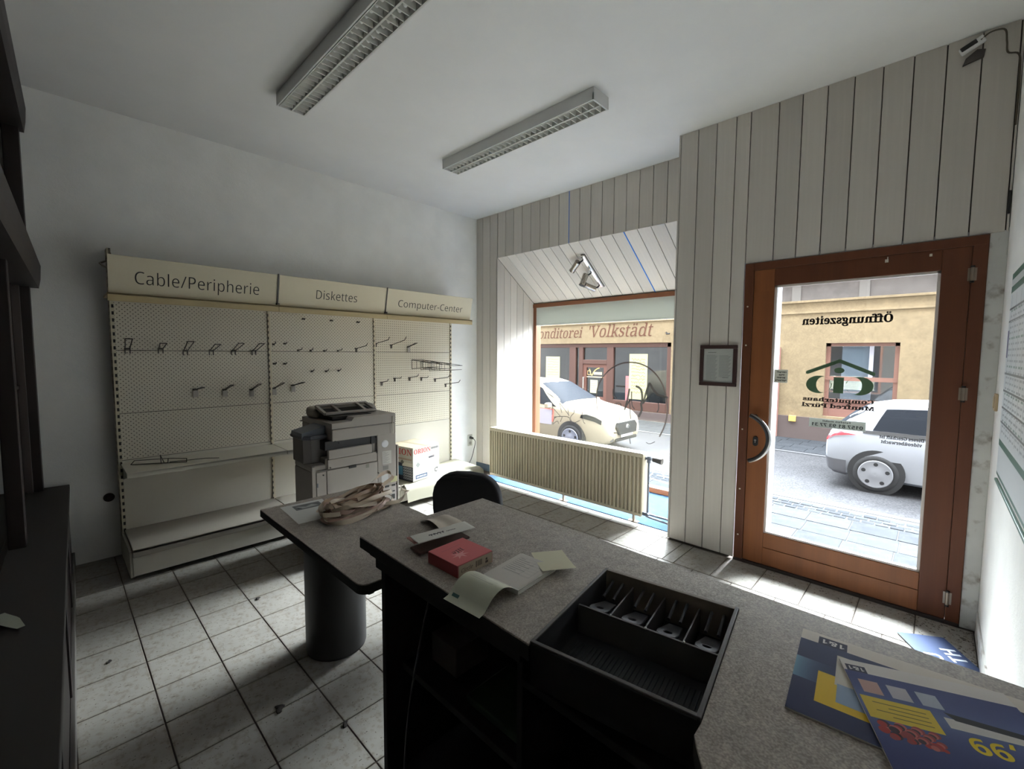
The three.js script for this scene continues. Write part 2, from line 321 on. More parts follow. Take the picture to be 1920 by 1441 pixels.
// ---------------------------------------------------------------- shop window
{
  const w = structGroup('window_1');
  const F = M.frameBrown;
  obj('frame', bx(-4.028, -3.975, 0.06, 2.2, -4.7, -4.6, 0.004), F, w);
  obj('frame', bx(-1.66, -1.575, 0.06, 2.2, -4.7, -4.6, 0.004), F, w);
  obj('frame', bx(-4.028, -1.575, 2.17, 2.222, -4.7, -4.59, 0.004), F, w);
  obj('frame', bx(-4.028, -1.575, 0.003, 0.06, -4.7, -4.6, 0.004), F, w);
  obj('pane', bx(-3.98, -1.65, 0.055, 2.175, -4.652, -4.646), M.glass, w);
  const band = new THREE.MeshPhysicalMaterial({ color: lin(0.5, 0.52, 0.48), roughness: 1, transmission: 0.12, thickness: 0, side: THREE.DoubleSide });
  obj('blind', prismX([[-4.61, 1.935], [-4.602, 1.935], [-4.602, 2.17], [-4.61, 2.17]], -3.972, -1.66), band, w);
  obj('blind_rail', bx(-3.972, -1.66, 1.928, 1.94, -4.614, -4.598, 0.003), M.white, w);
  // marker scrawls on the pane
  const X0 = -3.98, X1 = -1.98, Y0 = 0.08, Y1 = 1.6, S = 1000;
  const px = (p) => [(p[0] - X0) * S, (Y1 - p[1]) * S];
  const line = (c, pts, wd) => { c.lineWidth = wd * 1.25; c.beginPath(); const q = pts.map(px); c.moveTo(...q[0]); for (let i = 1; i < q.length - 1; i++) c.quadraticCurveTo(...q[i], (q[i][0] + q[i + 1][0]) / 2, (q[i][1] + q[i + 1][1]) / 2); c.lineTo(...q[q.length - 1]); c.stroke(); };
  const scrawl = canvasTex(2000, 1520, (c) => {
    c.lineCap = c.lineJoin = 'round'; c.strokeStyle = 'rgba(52,42,40,0.92)';
    line(c, [[-3.0, .837], [-3.028, 1.046], [-2.978, 1.213], [-2.861, 1.354], [-2.704, 1.441], [-2.532, 1.463], [-2.366, 1.423], [-2.236, 1.326], [-2.151, 1.195], [-2.11, 1.052], [-2.1, .906], [-2.126, .768], [-2.183, .642]], 13);
    c.strokeStyle = 'rgba(18,14,16,0.95)';
    for (const [l, wd] of [[[[-2.78, 1.13], [-2.79, 1.05], [-2.74, 1.03]], 12], [[[-2.74, 1.17], [-2.63, 1.17]], 14], [[[-2.57, 1.14], [-2.59, 1.01], [-2.63, .88], [-2.61, .95], [-2.55, 1.02]], 18], [[[-2.48, 1.18], [-2.42, 1.17], [-2.4, 1.04], [-2.42, .97], [-2.4, .92], [-2.44, .84]], 20], [[[-2.34, 1.06], [-2.39, 1.0], [-2.42, 0.98]], 16], [[[-2.39, 1.0], [-2.33, 1.24], [-2.3, 1.2], [-2.28, 1.16], [-2.22, 1.1]], 20], [[[-2.22, 1.1], [-2.11, 1.08]], 18], [[[-2.54, 1.11], [-2.54, .96], [-2.5, .92]], 10], [[[-2.75, .96], [-2.69, .98], [-2.67, .94]], 10], [[[-2.21, 1.01], [-2.2, .95], [-2.22, .91]], 9], [[[-2.55, .56], [-2.54, .51]], 9], [[[-2.34, .55], [-2.31, .53], [-2.24, .57]], 6], [[[-2.69, .82], [-2.69, .77]], 7], [[[-2.56, .98], [-2.545, .8]], 11]]) line(c, l, wd);
    c.strokeStyle = 'rgba(40,36,40,0.85)';
    for (const l of [[[-3.71, .88], [-3.71, .73]], [[-3.71, .83], [-3.57, .72]], [[-3.59, .9], [-3.55, .77]], [[-3.58, .89], [-3.43, .75]], [[-3.45, .84], [-3.44, .75]], [[-3.68, .7], [-3.43, .75], [-3.41, .67], [-3.36, .65], [-3.26, .7]], [[-3.7, .61], [-3.69, .68], [-3.63, .71]], [[-3.54, .72], [-3.57, .65]], [[-3.42, .88], [-3.36, .87], [-3.24, .88]], [[-3.37, .87], [-3.33, .8], [-3.4, .75], [-3.41, .7], [-3.37, .65]], [[-3.24, .88], [-3.22, .77], [-3.21, .69], [-3.18, .67]], [[-3.7, .6], [-3.62, .67], [-3.6, .62]], [[-3.24, .95], [-3.17, .91]]]) line(c, l, 7);
    c.strokeStyle = 'rgba(238,244,244,0.9)';
    for (const l of [[[-2.32, .41], [-2.24, .43], [-2.2, .39], [-2.22, .33], [-2.28, .3], [-2.24, .22], [-2.3, .16]], [[-2.15, .46], [-2.17, .38], [-2.12, .4], [-2.1, .46]], [[-2.19, .36], [-2.07, .37]], [[-2.17, .33], [-2.12, .33], [-2.09, .29], [-2.14, .26], [-2.12, .18]], [[-2.2, .2], [-2.05, .2]], [[-2.28, .15], [-2.05, .13]]]) line(c, l, 9);
  });
  const g = sheet(X1 - X0, Y1 - Y0).translate((X0 + X1) / 2, (Y0 + Y1) / 2, -4.6435);
  obj('graffiti', g, decal(scrawl), w);
}

// ---------------------------------------------------------------- glazed street door
{
  const d = structGroup('door_1');
  const z = ZD;
  obj('door_frame', [bx(-1.045, -0.985, 0.0, 2.208, z - 0.05, z + 0.012, 0.004), bx(0.108, 0.168, 0.0, 2.208, z - 0.05, z + 0.008, 0.004), bx(-1.045, 0.168, 2.155, 2.208, z - 0.05, z + 0.01, 0.004)], M.doorDark, d);
  obj('stile', bx(-0.984, -0.852, 0.02, 2.155, z - 0.052, z + 0.004, 0.004), M.door, d);
  obj('stile', bx(-0.012, 0.107, 0.02, 2.155, z - 0.052, z + 0.004, 0.004), M.doorDark, d);
  const railTop = bx(-0.852, -0.012, 2.037, 2.155, z - 0.052, z + 0.003, 0.003); obj('rail', railTop, M.doorDark, d);
  obj('rail', bx(-0.852, -0.012, 0.15, 0.256, z - 0.052, z + 0.003, 0.003), M.door, d);
  obj('rail', bx(-0.852, -0.012, 0.02, 0.147, z - 0.052, z + 0.0025, 0.003), M.door, d);
  obj('glazing_bead', [bx(-0.852, -0.838, 0.256, 2.037, z - 0.03, z - 0.006), bx(-0.026, -0.012, 0.256, 2.037, z - 0.03, z - 0.006), bx(-0.852, -0.012, 0.256, 0.27, z - 0.03, z - 0.006), bx(-0.852, -0.012, 2.023, 2.037, z - 0.03, z - 0.006)], mat(lin(0.62, 0.56, 0.52), 0.35), d);
  obj('pane', bx(-0.84, -0.024, 0.268, 2.026, z - 0.028, z - 0.022), M.glass, d);
  // bow handle
  const arc = [], N = 22; for (let i = 0; i <= N; i++) { const a = -1.25 + 2.5 * i / N; arc.push([-1.0 + 0.048 + 0.178 * (Math.cos(a) - Math.cos(1.25)) + 0.0, 0.948 + 0.178 * Math.sin(a) / Math.sin(1.25) * 0.93, z + 0.055]); }
  const bow = new THREE.TubeGeometry(new THREE.CatmullRomCurve3(arc.map((p) => V(...p))), 48, 0.016, 10);
  const hd = obj('handle', bow, M.steel, d);
  obj('handle_inlay', new THREE.TubeGeometry(new THREE.CatmullRomCurve3(arc.map((p) => V(p[0] - 0.005, p[1], p[2] + 0.006))), 48, 0.0135, 8), mat(lin(0.022, 0.022, 0.026), 0.35), hd);
  obj('handle_post', [cyl(0.012, 0.012, [arc[1][0], arc[1][1], z], [arc[1][0], arc[1][1], z + 0.055]), cyl(0.012, 0.012, [arc[N - 1][0], arc[N - 1][1], z], [arc[N - 1][0], arc[N - 1][1], z + 0.055])], M.black, hd);
  const lk = obj('lock', prism([...arcPts(0, 0.018, 0.015, 0, Math.PI, 8), ...arcPts(0, -0.018, 0.015, Math.PI, 2 * Math.PI, 8)], 0.008, 0.002).translate(-0.928, 0.922, z + 0.004), M.black, d);
  obj('keyhole', [cyl(0.0075, 0.0075, [-0.928, 0.93, z + 0.006], [-0.928, 0.93, z + 0.0165], 12), cb(0.005, 0.014, 0.004, -0.928, 0.918, z + 0.0155)], M.steel, lk);
  for (const [x, y] of [[0.112, 2.0], [0.112, 1.338], [0.112, 0.152]]) {
    const h = obj('hinge', [cyl(0.0085, 0.0085, [x, y - 0.036, z + 0.016], [x, y + 0.036, z + 0.016], 10), cb(0.036, 0.07, 0.003, x, y, z + 0.008)], mat(lin(0.3, 0.25, 0.2), 0.4, { metalness: 0.8 }), d);
    obj('hinge_cap', [cyl(0.0095, 0.0095, [x, y + 0.036, z + 0.016], [x, y + 0.046, z + 0.016], 10), cyl(0.0095, 0.0095, [x, y - 0.046, z + 0.016], [x, y - 0.036, z + 0.016], 10)], M.black, h);
  }
  obj('screw', [[-1.018, 1.62], [-1.018, 1.9], [-1.018, 1.0], [-1.018, 0.55], [-1.018, 0.2]].map(([x, y]) => cyl(0.006, 0.006, [x, y, z + 0.01], [x, y, z + 0.0145], 8)), M.cream, d);
  obj('hook', [cb(0.004, 0.03, 0.012, -0.25, 2.13, z + 0.012), cb(0.016, 0.018, 0.005, -0.254, 2.122, z + 0.012), cb(0.012, 0.014, 0.006, -0.06, 2.128, z + 0.012)], M.cream, d);
  obj('threshold', bx(-1.045, 0.168, -0.002, 0.02, z - 0.1, z + 0.02, 0.003), M.darkWood, d);
  // lettering on the outside of the pane: from indoors it reads mirrored
  const zl = z - 0.0305;
  const sticker = (name, x0, x1, y0, y1, w, h, draw) => obj(name, sheet(x1 - x0, y1 - y0).translate((x0 + x1) / 2, (y0 + y1) / 2, zl), decal(canvasTex(w, h, (c) => { c.translate(w, 0); c.scale(-1, 1); c.textAlign = 'center'; c.textBaseline = 'middle'; draw(c, w, h); })), d);
  const fit = (c, s, x, y, wd, font, bold) => { c.font = font; const m = c.measureText(s).width; c.save(); c.translate(x, y); c.scale(wd / m, 1); c.fillText(s, 0, 0); if (bold) c.strokeText(s, 0, 0); c.restore(); };
  sticker('lettering', -0.69, -0.2, 1.74, 1.83, 512, 96, (c, w, h) => { c.fillStyle = 'rgb(38,30,24)'; c.lineWidth = 4; c.strokeStyle = c.fillStyle; fit(c, 'Öffnungszeiten', w / 2, h * 0.54, w * 0.97, 'bold 72px serif', true); });
  sticker('logo', -0.645, -0.277, 1.285, 1.53, 512, 340, (c, w, h) => { // drawn as it reads from the street
    c.fillStyle = c.strokeStyle = 'rgb(78,102,74)'; c.lineCap = 'round'; c.lineJoin = 'miter'; c.lineWidth = 32;
    c.beginPath(); c.moveTo(14, 132); c.lineTo(256, 22); c.lineTo(498, 132); c.stroke();
    c.beginPath(); c.ellipse(256, 108, 38, 26, 0, 0, 7); c.fill();
    c.fillRect(218, 170, 76, 146);
    const ring = (cx, gap) => { c.beginPath(); c.ellipse(cx, 243, 100, 82, 0, 0, 2 * Math.PI); c.closePath(); c.moveTo(cx + gap + 56, 243); c.ellipse(cx + gap, 243, 56, 74, 0, 0, 2 * Math.PI); c.closePath(); c.fill('evenodd'); };
    ring(106, 36); ring(406, -36);
    c.clearRect(178, 222, 34, 60);
  });
  sticker('lettering', -0.665, -0.265, 1.195, 1.275, 512, 104, (c, w, h) => { c.fillStyle = c.strokeStyle = 'rgb(46,32,24)'; c.lineWidth = 3; fit(c, 'Computerhaus', w / 2, 26, 490, 'bold 46px serif', true); fit(c, 'Manfred Pürzl', w / 2, 78, 500, 'bold 48px serif', true); });
  sticker('phone_label', -0.612, -0.308, 1.066, 1.126, 512, 100, (c, w, h) => { c.fillStyle = 'rgb(206,208,202)'; c.fillRect(0, 0, w, h); c.fillStyle = 'rgb(44,44,44)'; fit(c, 'Telefon mobil', w / 2, 24, 260, 'bold 26px sans-serif'); fit(c, '0157 81 93 77 31', w / 2, 68, 470, 'bold 50px sans-serif'); });
  sticker('lettering', -0.245, -0.025, 0.995, 1.065, 512, 164, (c, w, h) => { c.fillStyle = c.strokeStyle = 'rgb(34,35,40)'; c.lineWidth = 3; fit(c, 'Dieses Geschäft ist', w / 2, 46, 480, 'bold 64px serif', true); fit(c, 'videoüberwacht', w / 2, 116, 440, 'bold 64px serif', true); });
  sticker('small_sticker', -0.836, -0.752, 1.355, 1.448, 180, 200, (c, w, h) => { c.fillStyle = 'rgb(214,208,194)'; c.fillRect(0, 0, w, h); c.fillStyle = 'rgb(52,48,44)'; for (let k = 0; k < 4; k++) for (let j = 0; j < [7, 4, 6, 8][k]; j++) c.fillRect(w / 2 - [70, 44, 56, 74][k] + j * 19, 30 + k * 42 - ((j * 7 + k * 3) % 4), 13, 15 + ((j * 5 + k) % 3) * 4); });
}
// ---------------------------------------------------------------- the street
const ZF = -13.6;
{
  const matte = (o) => new THREE.MeshPhysicalMaterial({ roughness: 0.95, ior: 1.12, ...o });
  const asphalt = matte({ map: dataTex(256, (x, y, i) => { const v = 66 + (nC[i] - 0.5) * 24 + (nD[i] - 0.5) * 22; return [v, v, v * 1.03]; }, 1.6) });
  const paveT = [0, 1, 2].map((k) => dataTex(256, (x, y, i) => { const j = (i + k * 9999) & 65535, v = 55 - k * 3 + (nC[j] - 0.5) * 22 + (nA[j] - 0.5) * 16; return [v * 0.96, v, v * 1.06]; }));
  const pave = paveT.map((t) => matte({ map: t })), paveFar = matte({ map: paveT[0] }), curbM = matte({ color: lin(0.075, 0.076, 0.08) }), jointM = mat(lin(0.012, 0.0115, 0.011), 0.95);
  struct('road', bx(-40, 30, STREET - 0.3, STREET - 0.02, -11.62, -7.98), asphalt);
  const walk = struct('sidewalk', bx(-40, 30, STREET - 0.3, STREET - 0.008, -7.84, ZO), jointM);
  const W = 0.465, D = 0.43, sl = norm(new RoundedBoxGeometry(W - 0.012, 0.04, D - 0.012, 1, 0.006)), uv = sl.attributes.uv, sp = sl.attributes.position;
  for (let i = 0; i < sp.count; i++) uv.setXY(i, sp.getX(i) / W + 0.5, sp.getZ(i) / D + 0.5);
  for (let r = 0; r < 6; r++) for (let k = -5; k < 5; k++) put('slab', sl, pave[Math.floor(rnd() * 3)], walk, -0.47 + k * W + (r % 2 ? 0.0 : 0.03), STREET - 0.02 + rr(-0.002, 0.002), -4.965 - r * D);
  const far = []; for (let r = 0; r < 6; r++) for (let k = -26; k < 20; k++) if (k < -5 || k >= 5) far.push(sl.clone().translate(-0.47 + k * W, STREET - 0.02, -4.965 - r * D));
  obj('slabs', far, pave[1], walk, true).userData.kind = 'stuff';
  const cg = norm(new RoundedBoxGeometry(0.135, 0.06, 0.112, 1, 0.012)); for (const i in [0]) { const p = cg.attributes.position, u = cg.attributes.uv; for (let q = 0; q < p.count; q++) u.setXY(q, p.getX(q) / 0.3 + 0.5, p.getZ(q) / 0.3 + 0.5); }
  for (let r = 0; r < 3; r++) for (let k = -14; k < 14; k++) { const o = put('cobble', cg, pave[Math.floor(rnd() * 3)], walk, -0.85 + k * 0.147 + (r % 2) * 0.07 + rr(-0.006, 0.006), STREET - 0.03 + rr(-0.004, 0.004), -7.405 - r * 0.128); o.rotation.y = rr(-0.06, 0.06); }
  const rowFar = []; for (let r = 0; r < 3; r++) for (let k = -90; k < 90; k++) if (k < -14 || k >= 14) rowFar.push(cg.clone().translate(-0.85 + k * 0.147, STREET - 0.03, -7.405 - r * 0.128));
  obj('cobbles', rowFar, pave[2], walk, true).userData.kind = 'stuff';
  struct('curb', bx(-40, 30, STREET - 0.3, STREET, -7.98, -7.84, 0.012), curbM);
  const walk2 = struct('sidewalk', bx(-40, 30, STREET - 0.3, STREET - 0.005, ZF, -11.75), jointM);
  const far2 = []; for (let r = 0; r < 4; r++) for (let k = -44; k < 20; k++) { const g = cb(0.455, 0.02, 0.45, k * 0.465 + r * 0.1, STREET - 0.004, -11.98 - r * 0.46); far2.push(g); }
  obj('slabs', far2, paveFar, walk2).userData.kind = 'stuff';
  struct('curb', bx(-40, 30, STREET - 0.3, STREET, -11.75, -11.6, 0.012), curbM);
  // this side of the street: shop building, unseen height raised to shade the facade
  struct('wall_street', [bx(-40, XL - 0.3, STREET, CEIL, ZO, ZO + 0.3), bx(XR + 0.3, 30, STREET, CEIL, ZO, ZO + 0.3), bx(-40, 30, CEIL, 19, ZO, ZO + 0.35),
    bx(XL - 0.3, -1.57, STREET, -0.3, ZO, ZO + 0.2), bx(XL - 0.3, -1.57, -0.3, 0.02, ZO, -4.69)], mat('#ffffff', 0.9, { map: greyStuccoT }));
  const steps = struct('entrance_steps', [bx(-1.085, 0.17, STREET, -0.19, -3.98, -3.6), bx(-1.085, 0.17, STREET, -0.36, -4.36, -3.98), bx(-1.085, 0.17, STREET, -0.52, ZO, -4.36)], curbM);
  struct('door_reveal', [bx(-1.1, -1.078, STREET, 2.24, ZO, -3.6), bx(0.165, 0.19, STREET, 2.24, ZO, -3.6)], mat(lin(0.26, 0.28, 0.31), 0.7));
}
// ---------------------------------------------------------------- the house opposite
const house = thing('shop_house', 'ochre rendered house with a brown shopfront across the street', 'building', [0, 0, ZF]);
{
  const y0 = STREET, ochre = mat('#ffffff', 0.9, { map: stuccoT }), grey = mat('#ffffff', 0.9, { map: greyStuccoT });
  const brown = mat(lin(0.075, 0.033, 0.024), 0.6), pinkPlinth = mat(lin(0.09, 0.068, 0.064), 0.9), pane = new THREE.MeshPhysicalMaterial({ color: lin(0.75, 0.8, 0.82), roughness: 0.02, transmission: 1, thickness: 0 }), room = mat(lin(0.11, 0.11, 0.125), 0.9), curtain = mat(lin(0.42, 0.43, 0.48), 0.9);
  const TOP = 2.93;
  // wall with openings for the shopfront and the window
  const outline = [[-22, y0], [12, y0], [12, TOP], [-22, TOP]];
  const hole = (a, b, c, d) => [[a, c], [a, d], [b, d], [b, c]];
  obj('wall', prism(outline, 0.35, 0, [hole(-11.95, -6.1, -0.36, 1.93), hole(-2.06, -0.64, 0.0, 1.86)]).translate(0, 0, -0.35), ochre, house);
  obj('upper_wall', bx(-22, 12, TOP, 3.7, -0.35, 0.02), grey, house);
  obj('roof', bx(-22.2, 12.2, 3.7, 3.8, -6, 0.25, 0.02), mat(lin(0.2, 0.09, 0.065), 0.85), house);  // low flat roof, unseen, shaped to let sky light into the room
  obj('ledge', [bx(-22, 12, 2.62, 2.67, -0.02, 0.035, 0.01), bx(-22, 12, TOP - 0.03, TOP + 0.03, -0.02, 0.06, 0.01)], ochre, house);
  for (const x of [-4.2, -2.75, -1.35, 0.05]) obj('pilaster', bx(x - 0.1, x + 0.1, TOP + 0.03, 3.7, 0, 0.05), mat(lin(0.14, 0.13, 0.12), 0.9), house);
  obj('plinth', [bx(-22, -11.95, y0, -0.2, -0.02, 0.05), bx(-5.96, 12, y0, -0.06, -0.02, 0.05), bx(-11.95, -5.96, y0, -0.36, -0.05, 0.06)], pinkPlinth, house);
  obj('downpipe', cyl(0.045, 0.045, [-3.08, y0, 0.06], [-3.08, 1.75, 0.06], 10), mat(lin(0.2, 0.1, 0.08), 0.6), house);
  obj('meter_box', bx(-2.78, -2.62, -0.2, -0.04, 0.03, 0.09, 0.01), mat(lin(0.7, 0.42, 0.1), 0.6), house);
  obj('interior', [bx(-11.95, -6.1, -0.36, 1.93, -2.4, -2.3), bx(-11.95, -6.1, -0.4, -0.34, -2.4, -0.35), bx(-11.95, -6.1, 1.93, 1.99, -2.4, -0.35), bx(-12, -11.94, -0.36, 1.93, -2.4, -0.35), bx(-6.11, -6.05, -0.36, 1.93, -2.4, -0.35)], room, house);
  obj('interior', bx(-2.1, -0.6, -0.05, 1.9, -1.0, -0.9), room, house);
  // shopfront: each frame, then each pane
  const bars = [[-11.95, -11.8, -0.3, 1.93], [-10.12, -9.83, -0.36, 1.8], [-9.68, -9.5, -0.36, 1.8], [-8.48, -8.22, -0.36, 1.8], [-6.26, -6.1, -0.36, 1.93], [-11.95, -6.1, 1.78, 1.93], [-9.5, -8.48, 1.18, 1.34], [-11.95, -9.68, -0.36, -0.12], [-8.22, -6.26, -0.36, -0.05]];
  for (const [a, b, c, d] of bars) obj('shopfront_frame', bx(a, b, c, d, -0.2, -0.06, 0.015), brown, house);
  const dr = obj('shop_door', [bx(-9.5, -9.36, -0.34, 1.18, -0.2, -0.1), bx(-8.62, -8.48, -0.34, 1.18, -0.2, -0.1), bx(-9.36, -8.62, -0.34, 0.0, -0.2, -0.1), bx(-9.36, -8.62, 1.06, 1.18, -0.2, -0.1)], mat(lin(0.13, 0.055, 0.04), 0.6), house);
  obj('door_handle', wire([[-9.44, 0.68, -0.1], [-9.44, 0.68, -0.02], [-9.44, 0.28, -0.02], [-9.44, 0.28, -0.1]], 0.022), M.steel, dr);
  for (const [a, b, c, d] of [[-11.8, -10.12, -0.12, 1.78], [-9.83, -9.68, -0.36, 1.78], [-9.36, -8.62, 0.0, 1.06], [-9.5, -8.48, 1.34, 1.78], [-8.22, -6.26, -0.05, 1.78]]) obj('pane', bx(a, b, c, d, -0.15, -0.14), pane, house);
  // window on the right
  const wf = obj('window_frame', [bx(-2.06, -1.97, 0.0, 1.86, -0.22, -0.12), bx(-0.73, -0.64, 0.0, 1.86, -0.22, -0.12), bx(-2.06, -0.64, 1.78, 1.86, -0.22, -0.12), bx(-2.06, -0.64, 0.92, 1.02, -0.22, -0.1), bx(-2.06, -0.64, 0.38, 0.45, -0.22, -0.1)], mat(lin(0.2, 0.1, 0.075), 0.6), house);
  obj('spandrel', bx(-1.97, -0.73, 0.0, 0.38, -0.2, -0.14), mat(lin(0.2, 0.1, 0.08), 0.7), wf);
  for (const [a, b, c, d] of [[-1.97, -0.73, 1.02, 1.78], [-1.97, -0.73, 0.45, 0.92]]) obj('pane', bx(a, b, c, d, -0.17, -0.16), pane, wf);
  obj('curtain', bx(-1.75, -1.15, 0.45, 1.78, -0.32, -0.29), curtain, wf);
  obj('mullion', bx(-1.2, -1.12, 1.02, 1.78, -0.2, -0.13), mat(lin(0.3, 0.3, 0.34), 0.6), wf);
  // painted name
  const sign = canvasTex(1400, 256, (c, w, h) => { c.fillStyle = 'rgb(84,50,36)'; c.textBaseline = 'alphabetic'; c.transform(1, 0, -0.16, 1, 46, 0); c.font = '150px serif'; const s = 'Konditorei', t = "'Volkstädt"; c.save(); c.translate(250, 0); c.scale(524 / c.measureText(s).width, 1); c.fillText(s, 0, 172); c.restore(); c.save(); c.translate(822, 0); c.font = '172px serif'; c.scale(540 / c.measureText(t).width, 1); c.fillText(t, 0, 172); c.restore(); });
  obj('painted_sign', sheet(6.55, 0.86).translate(-9.95, 2.3, 0.008), decal(sign, 0.9), house);
  obj('lamp_arm', wire([[-6.28, 2.25, 0], [-6.2, 2.2, 0.14], [-6.1, 2.2, 0.14]], 0.025), M.black, house);
}
{ // notices in the shop window opposite, each a sheet of its own
  const scr = (c, w, h, n, col) => { c.strokeStyle = col; c.lineWidth = 4; let q = n * 77; const r = () => (q = (q * 16807) % 2147483647) / 2147483647; for (let k = 0; k < n; k++) { const y = h * (0.12 + 0.8 * k / n); c.beginPath(); c.moveTo(w * 0.12, y); for (let x = 0.16; x < 0.9; x += 0.04) c.lineTo(w * x, y + (r() - 0.5) * h * 0.05); c.stroke(); } };
  const sheetThing = (label, x0, x1, y0, y1, n, bg) => tag(obj('notice', [sheet(x1 - x0, y1 - y0).translate((x0 + x1) / 2, (y0 + y1) / 2, ZF - 0.128)], print(canvasTex(160, 320, (c, w, h) => { c.fillStyle = bg; c.fillRect(0, 0, w, h); scr(c, w, h, n, 'rgb(120,120,84)'); }), 0.8)), label, 'notice');
  sheetThing('cream handwritten notice in the left pane of the brown shopfront', -11.32, -10.62, 0.55, 1.44, 7, 'rgb(176,172,132)');
  sheetThing('tall cream notice in the right pane of the brown shopfront', -7.62, -6.95, 0.02, 1.56, 11, 'rgb(178,174,134)');
  sheetThing('narrow pink notice beside the tall cream one in the shopfront', -7.75, -7.62, -0.04, 0.8, 6, 'rgb(170,108,112)');
  sheetThing('small white notice on the glass of the brown shop door', -9.2, -8.88, 0.12, 0.6, 5, 'rgb(178,176,146)');
  tag(obj('door_lettering', sheet(0.86, 0.5).translate(-9.0, 0.86, ZF - 0.128), decal(canvasTex(320, 180, (c, w, h) => { c.strokeStyle = 'rgb(236,196,120)'; c.lineWidth = 12; c.beginPath(); c.moveTo(70, 40); c.quadraticCurveTo(100, 150, 120, 112); c.quadraticCurveTo(150, 40, 230, 24); c.stroke(); c.fillStyle = 'rgb(226,196,150)'; c.fillRect(140, 78, 130, 34); c.fillRect(20, 138, 280, 12); c.lineWidth = 6; c.strokeStyle = 'rgb(226,190,130)'; c.strokeRect(40, 66, 50, 50); }))), 'pale swoosh emblem lettering on the glass of the brown shop door', 'lettering');
}
// ---------------------------------------------------------------- cars
function loft(stations, ring) { // stations: [x, params]; ring(params) -> [[y, halfWidth], ...] from the sill to the roof centre
  const pos = [], idx = [], rows = stations.map(([x, ...q]) => { const r = ring(q), full = [...r.map(([y, w]) => [x, y, w]), ...r.slice(0, -1).reverse().map(([y, w]) => [x, y, -w])]; return full; });
  const n = rows[0].length; rows.forEach((r) => r.forEach((p) => pos.push(...p)));
  for (let i = 0; i + 1 < rows.length; i++) for (let j = 0; j + 1 < n; j++) { const a = i * n + j; idx.push(a, a + 1, a + n, a + 1, a + n + 1, a + n); }
  for (const [i, s] of [[0, 1], [rows.length - 1, -1]]) { const c = pos.length / 3, m = rows[i].reduce((q, p) => [q[0] + p[0] / n, q[1] + p[1] / n, 0], [0, 0, 0]); pos.push(...m); for (let j = 0; j + 1 < n; j++) s > 0 ? idx.push(c, i * n + j + 1, i * n + j) : idx.push(c, i * n + j, i * n + j + 1); }
  const g = new THREE.BufferGeometry(); g.setAttribute('position', new THREE.Float32BufferAttribute(pos, 3)); g.setIndex(idx); g.computeVertexNormals();
  g.userData.rows = rows; return g;
}
// a piece of the skin between stations and ring points, lifted off the body: windows, lights, trim
function skin(g, x0, x1, j0, j1, side, lift, cut0 = 0, cut1 = 0) {
  const rows = g.userData.rows, n = rows[0].length, at = (x, j) => {
    let i = 0; while (i < rows.length - 2 && rows[i + 1][0][0] < x) i++;
    const a = rows[i], b = rows[i + 1], t = Math.min(1, Math.max(0, (x - a[0][0]) / (b[0][0] - a[0][0] || 1))), k = Math.min(Math.floor(j), n - 2), s = j - k, l = (p, q) => p.map((v, c) => v + (q[c] - v) * t);
    const p = l(a[k], b[k]), q = l(a[k + 1], b[k + 1]); return p.map((v, c) => v + (q[c] - v) * s);
  };
  const N = 10, K = 5, pos = [], idx = [];
  for (let i = 0; i <= N; i++) for (let k = 0; k <= K; k++) {
    const f = k / K, xa = x0 + cut0 * f, xb = x1 - cut1 * f, x = xa + (xb - xa) * i / N, j = j0 + (j1 - j0) * f, p = V(...at(x, j)), e = 0.02;
    const du = V(...at(x + e, j)).sub(V(...at(x - e, j))), dv = V(...at(x, Math.min(j + 0.05, n - 1.001))).sub(V(...at(x, Math.max(j - 0.05, 0)))), nn = dv.cross(du).normalize();
    if (side > 0 ? false : false) nn.negate();
    p.addScaledVector(nn, -lift); p.z *= 1; pos.push(p.x, p.y, p.z);
  }
  for (let i = 0; i < N; i++) for (let k = 0; k < K; k++) { const a = i * (K + 1) + k; idx.push(a, a + K + 1, a + 1, a + 1, a + K + 1, a + K + 2); }
  const q = new THREE.BufferGeometry(); q.setAttribute('position', new THREE.Float32BufferAttribute(pos, 3)); q.setIndex(idx); q.computeVertexNormals(); return q;
}
function wheel(parent, x, y, z, r, out, spokes, rimM) {
  const t = obj('tyre', [new THREE.TorusGeometry(r - 0.075, 0.075, 12, 36).scale(1, 1, 1.25).translate(x, y, z)], M.rubber, parent);
  const prof = [[0.0, 0.03], [0.05, 0.036], [0.08, 0.02], [r * 0.6, 0.015], [r * 0.66, 0.03], [r * 0.71, 0.02], [r * 0.71, -0.06]].reverse().map(([a, b]) => new THREE.Vector2(a, b));
  obj('hubcap', new THREE.LatheGeometry(prof, 36).rotateX(out > 0 ? Math.PI / 2 : -Math.PI / 2).translate(x, y, z + out * 0.08), rimM, t);
  for (let k = 0; k < spokes; k++) { const a = k * 2 * Math.PI / spokes + 0.3; obj('hubcap_slot', cyl(0.03, 0.03, [x + Math.cos(a) * r * 0.5, y + Math.sin(a) * r * 0.5, z + out * 0.085], [x + Math.cos(a) * r * 0.5, y + Math.sin(a) * r * 0.5, z + out * 0.099], 10), M.black, t); }
  return t;
}
const ringOf = ([yb, ym, yt, wb, wm, wt]) => [[yb, 0], [yb, wb * 0.9], [yb + 0.05, wb], [yb + (ym - yb) * 0.5, wm * 1.015], [ym - 0.03, wm], [ym, wm * 0.985], [ym + (yt - ym) * 0.5, (wm + wt) / 2 * 0.99], [yt - 0.05, wt], [yt - 0.012, wt * 0.86], [yt, wt * 0.5], [yt + 0.006, 0]];
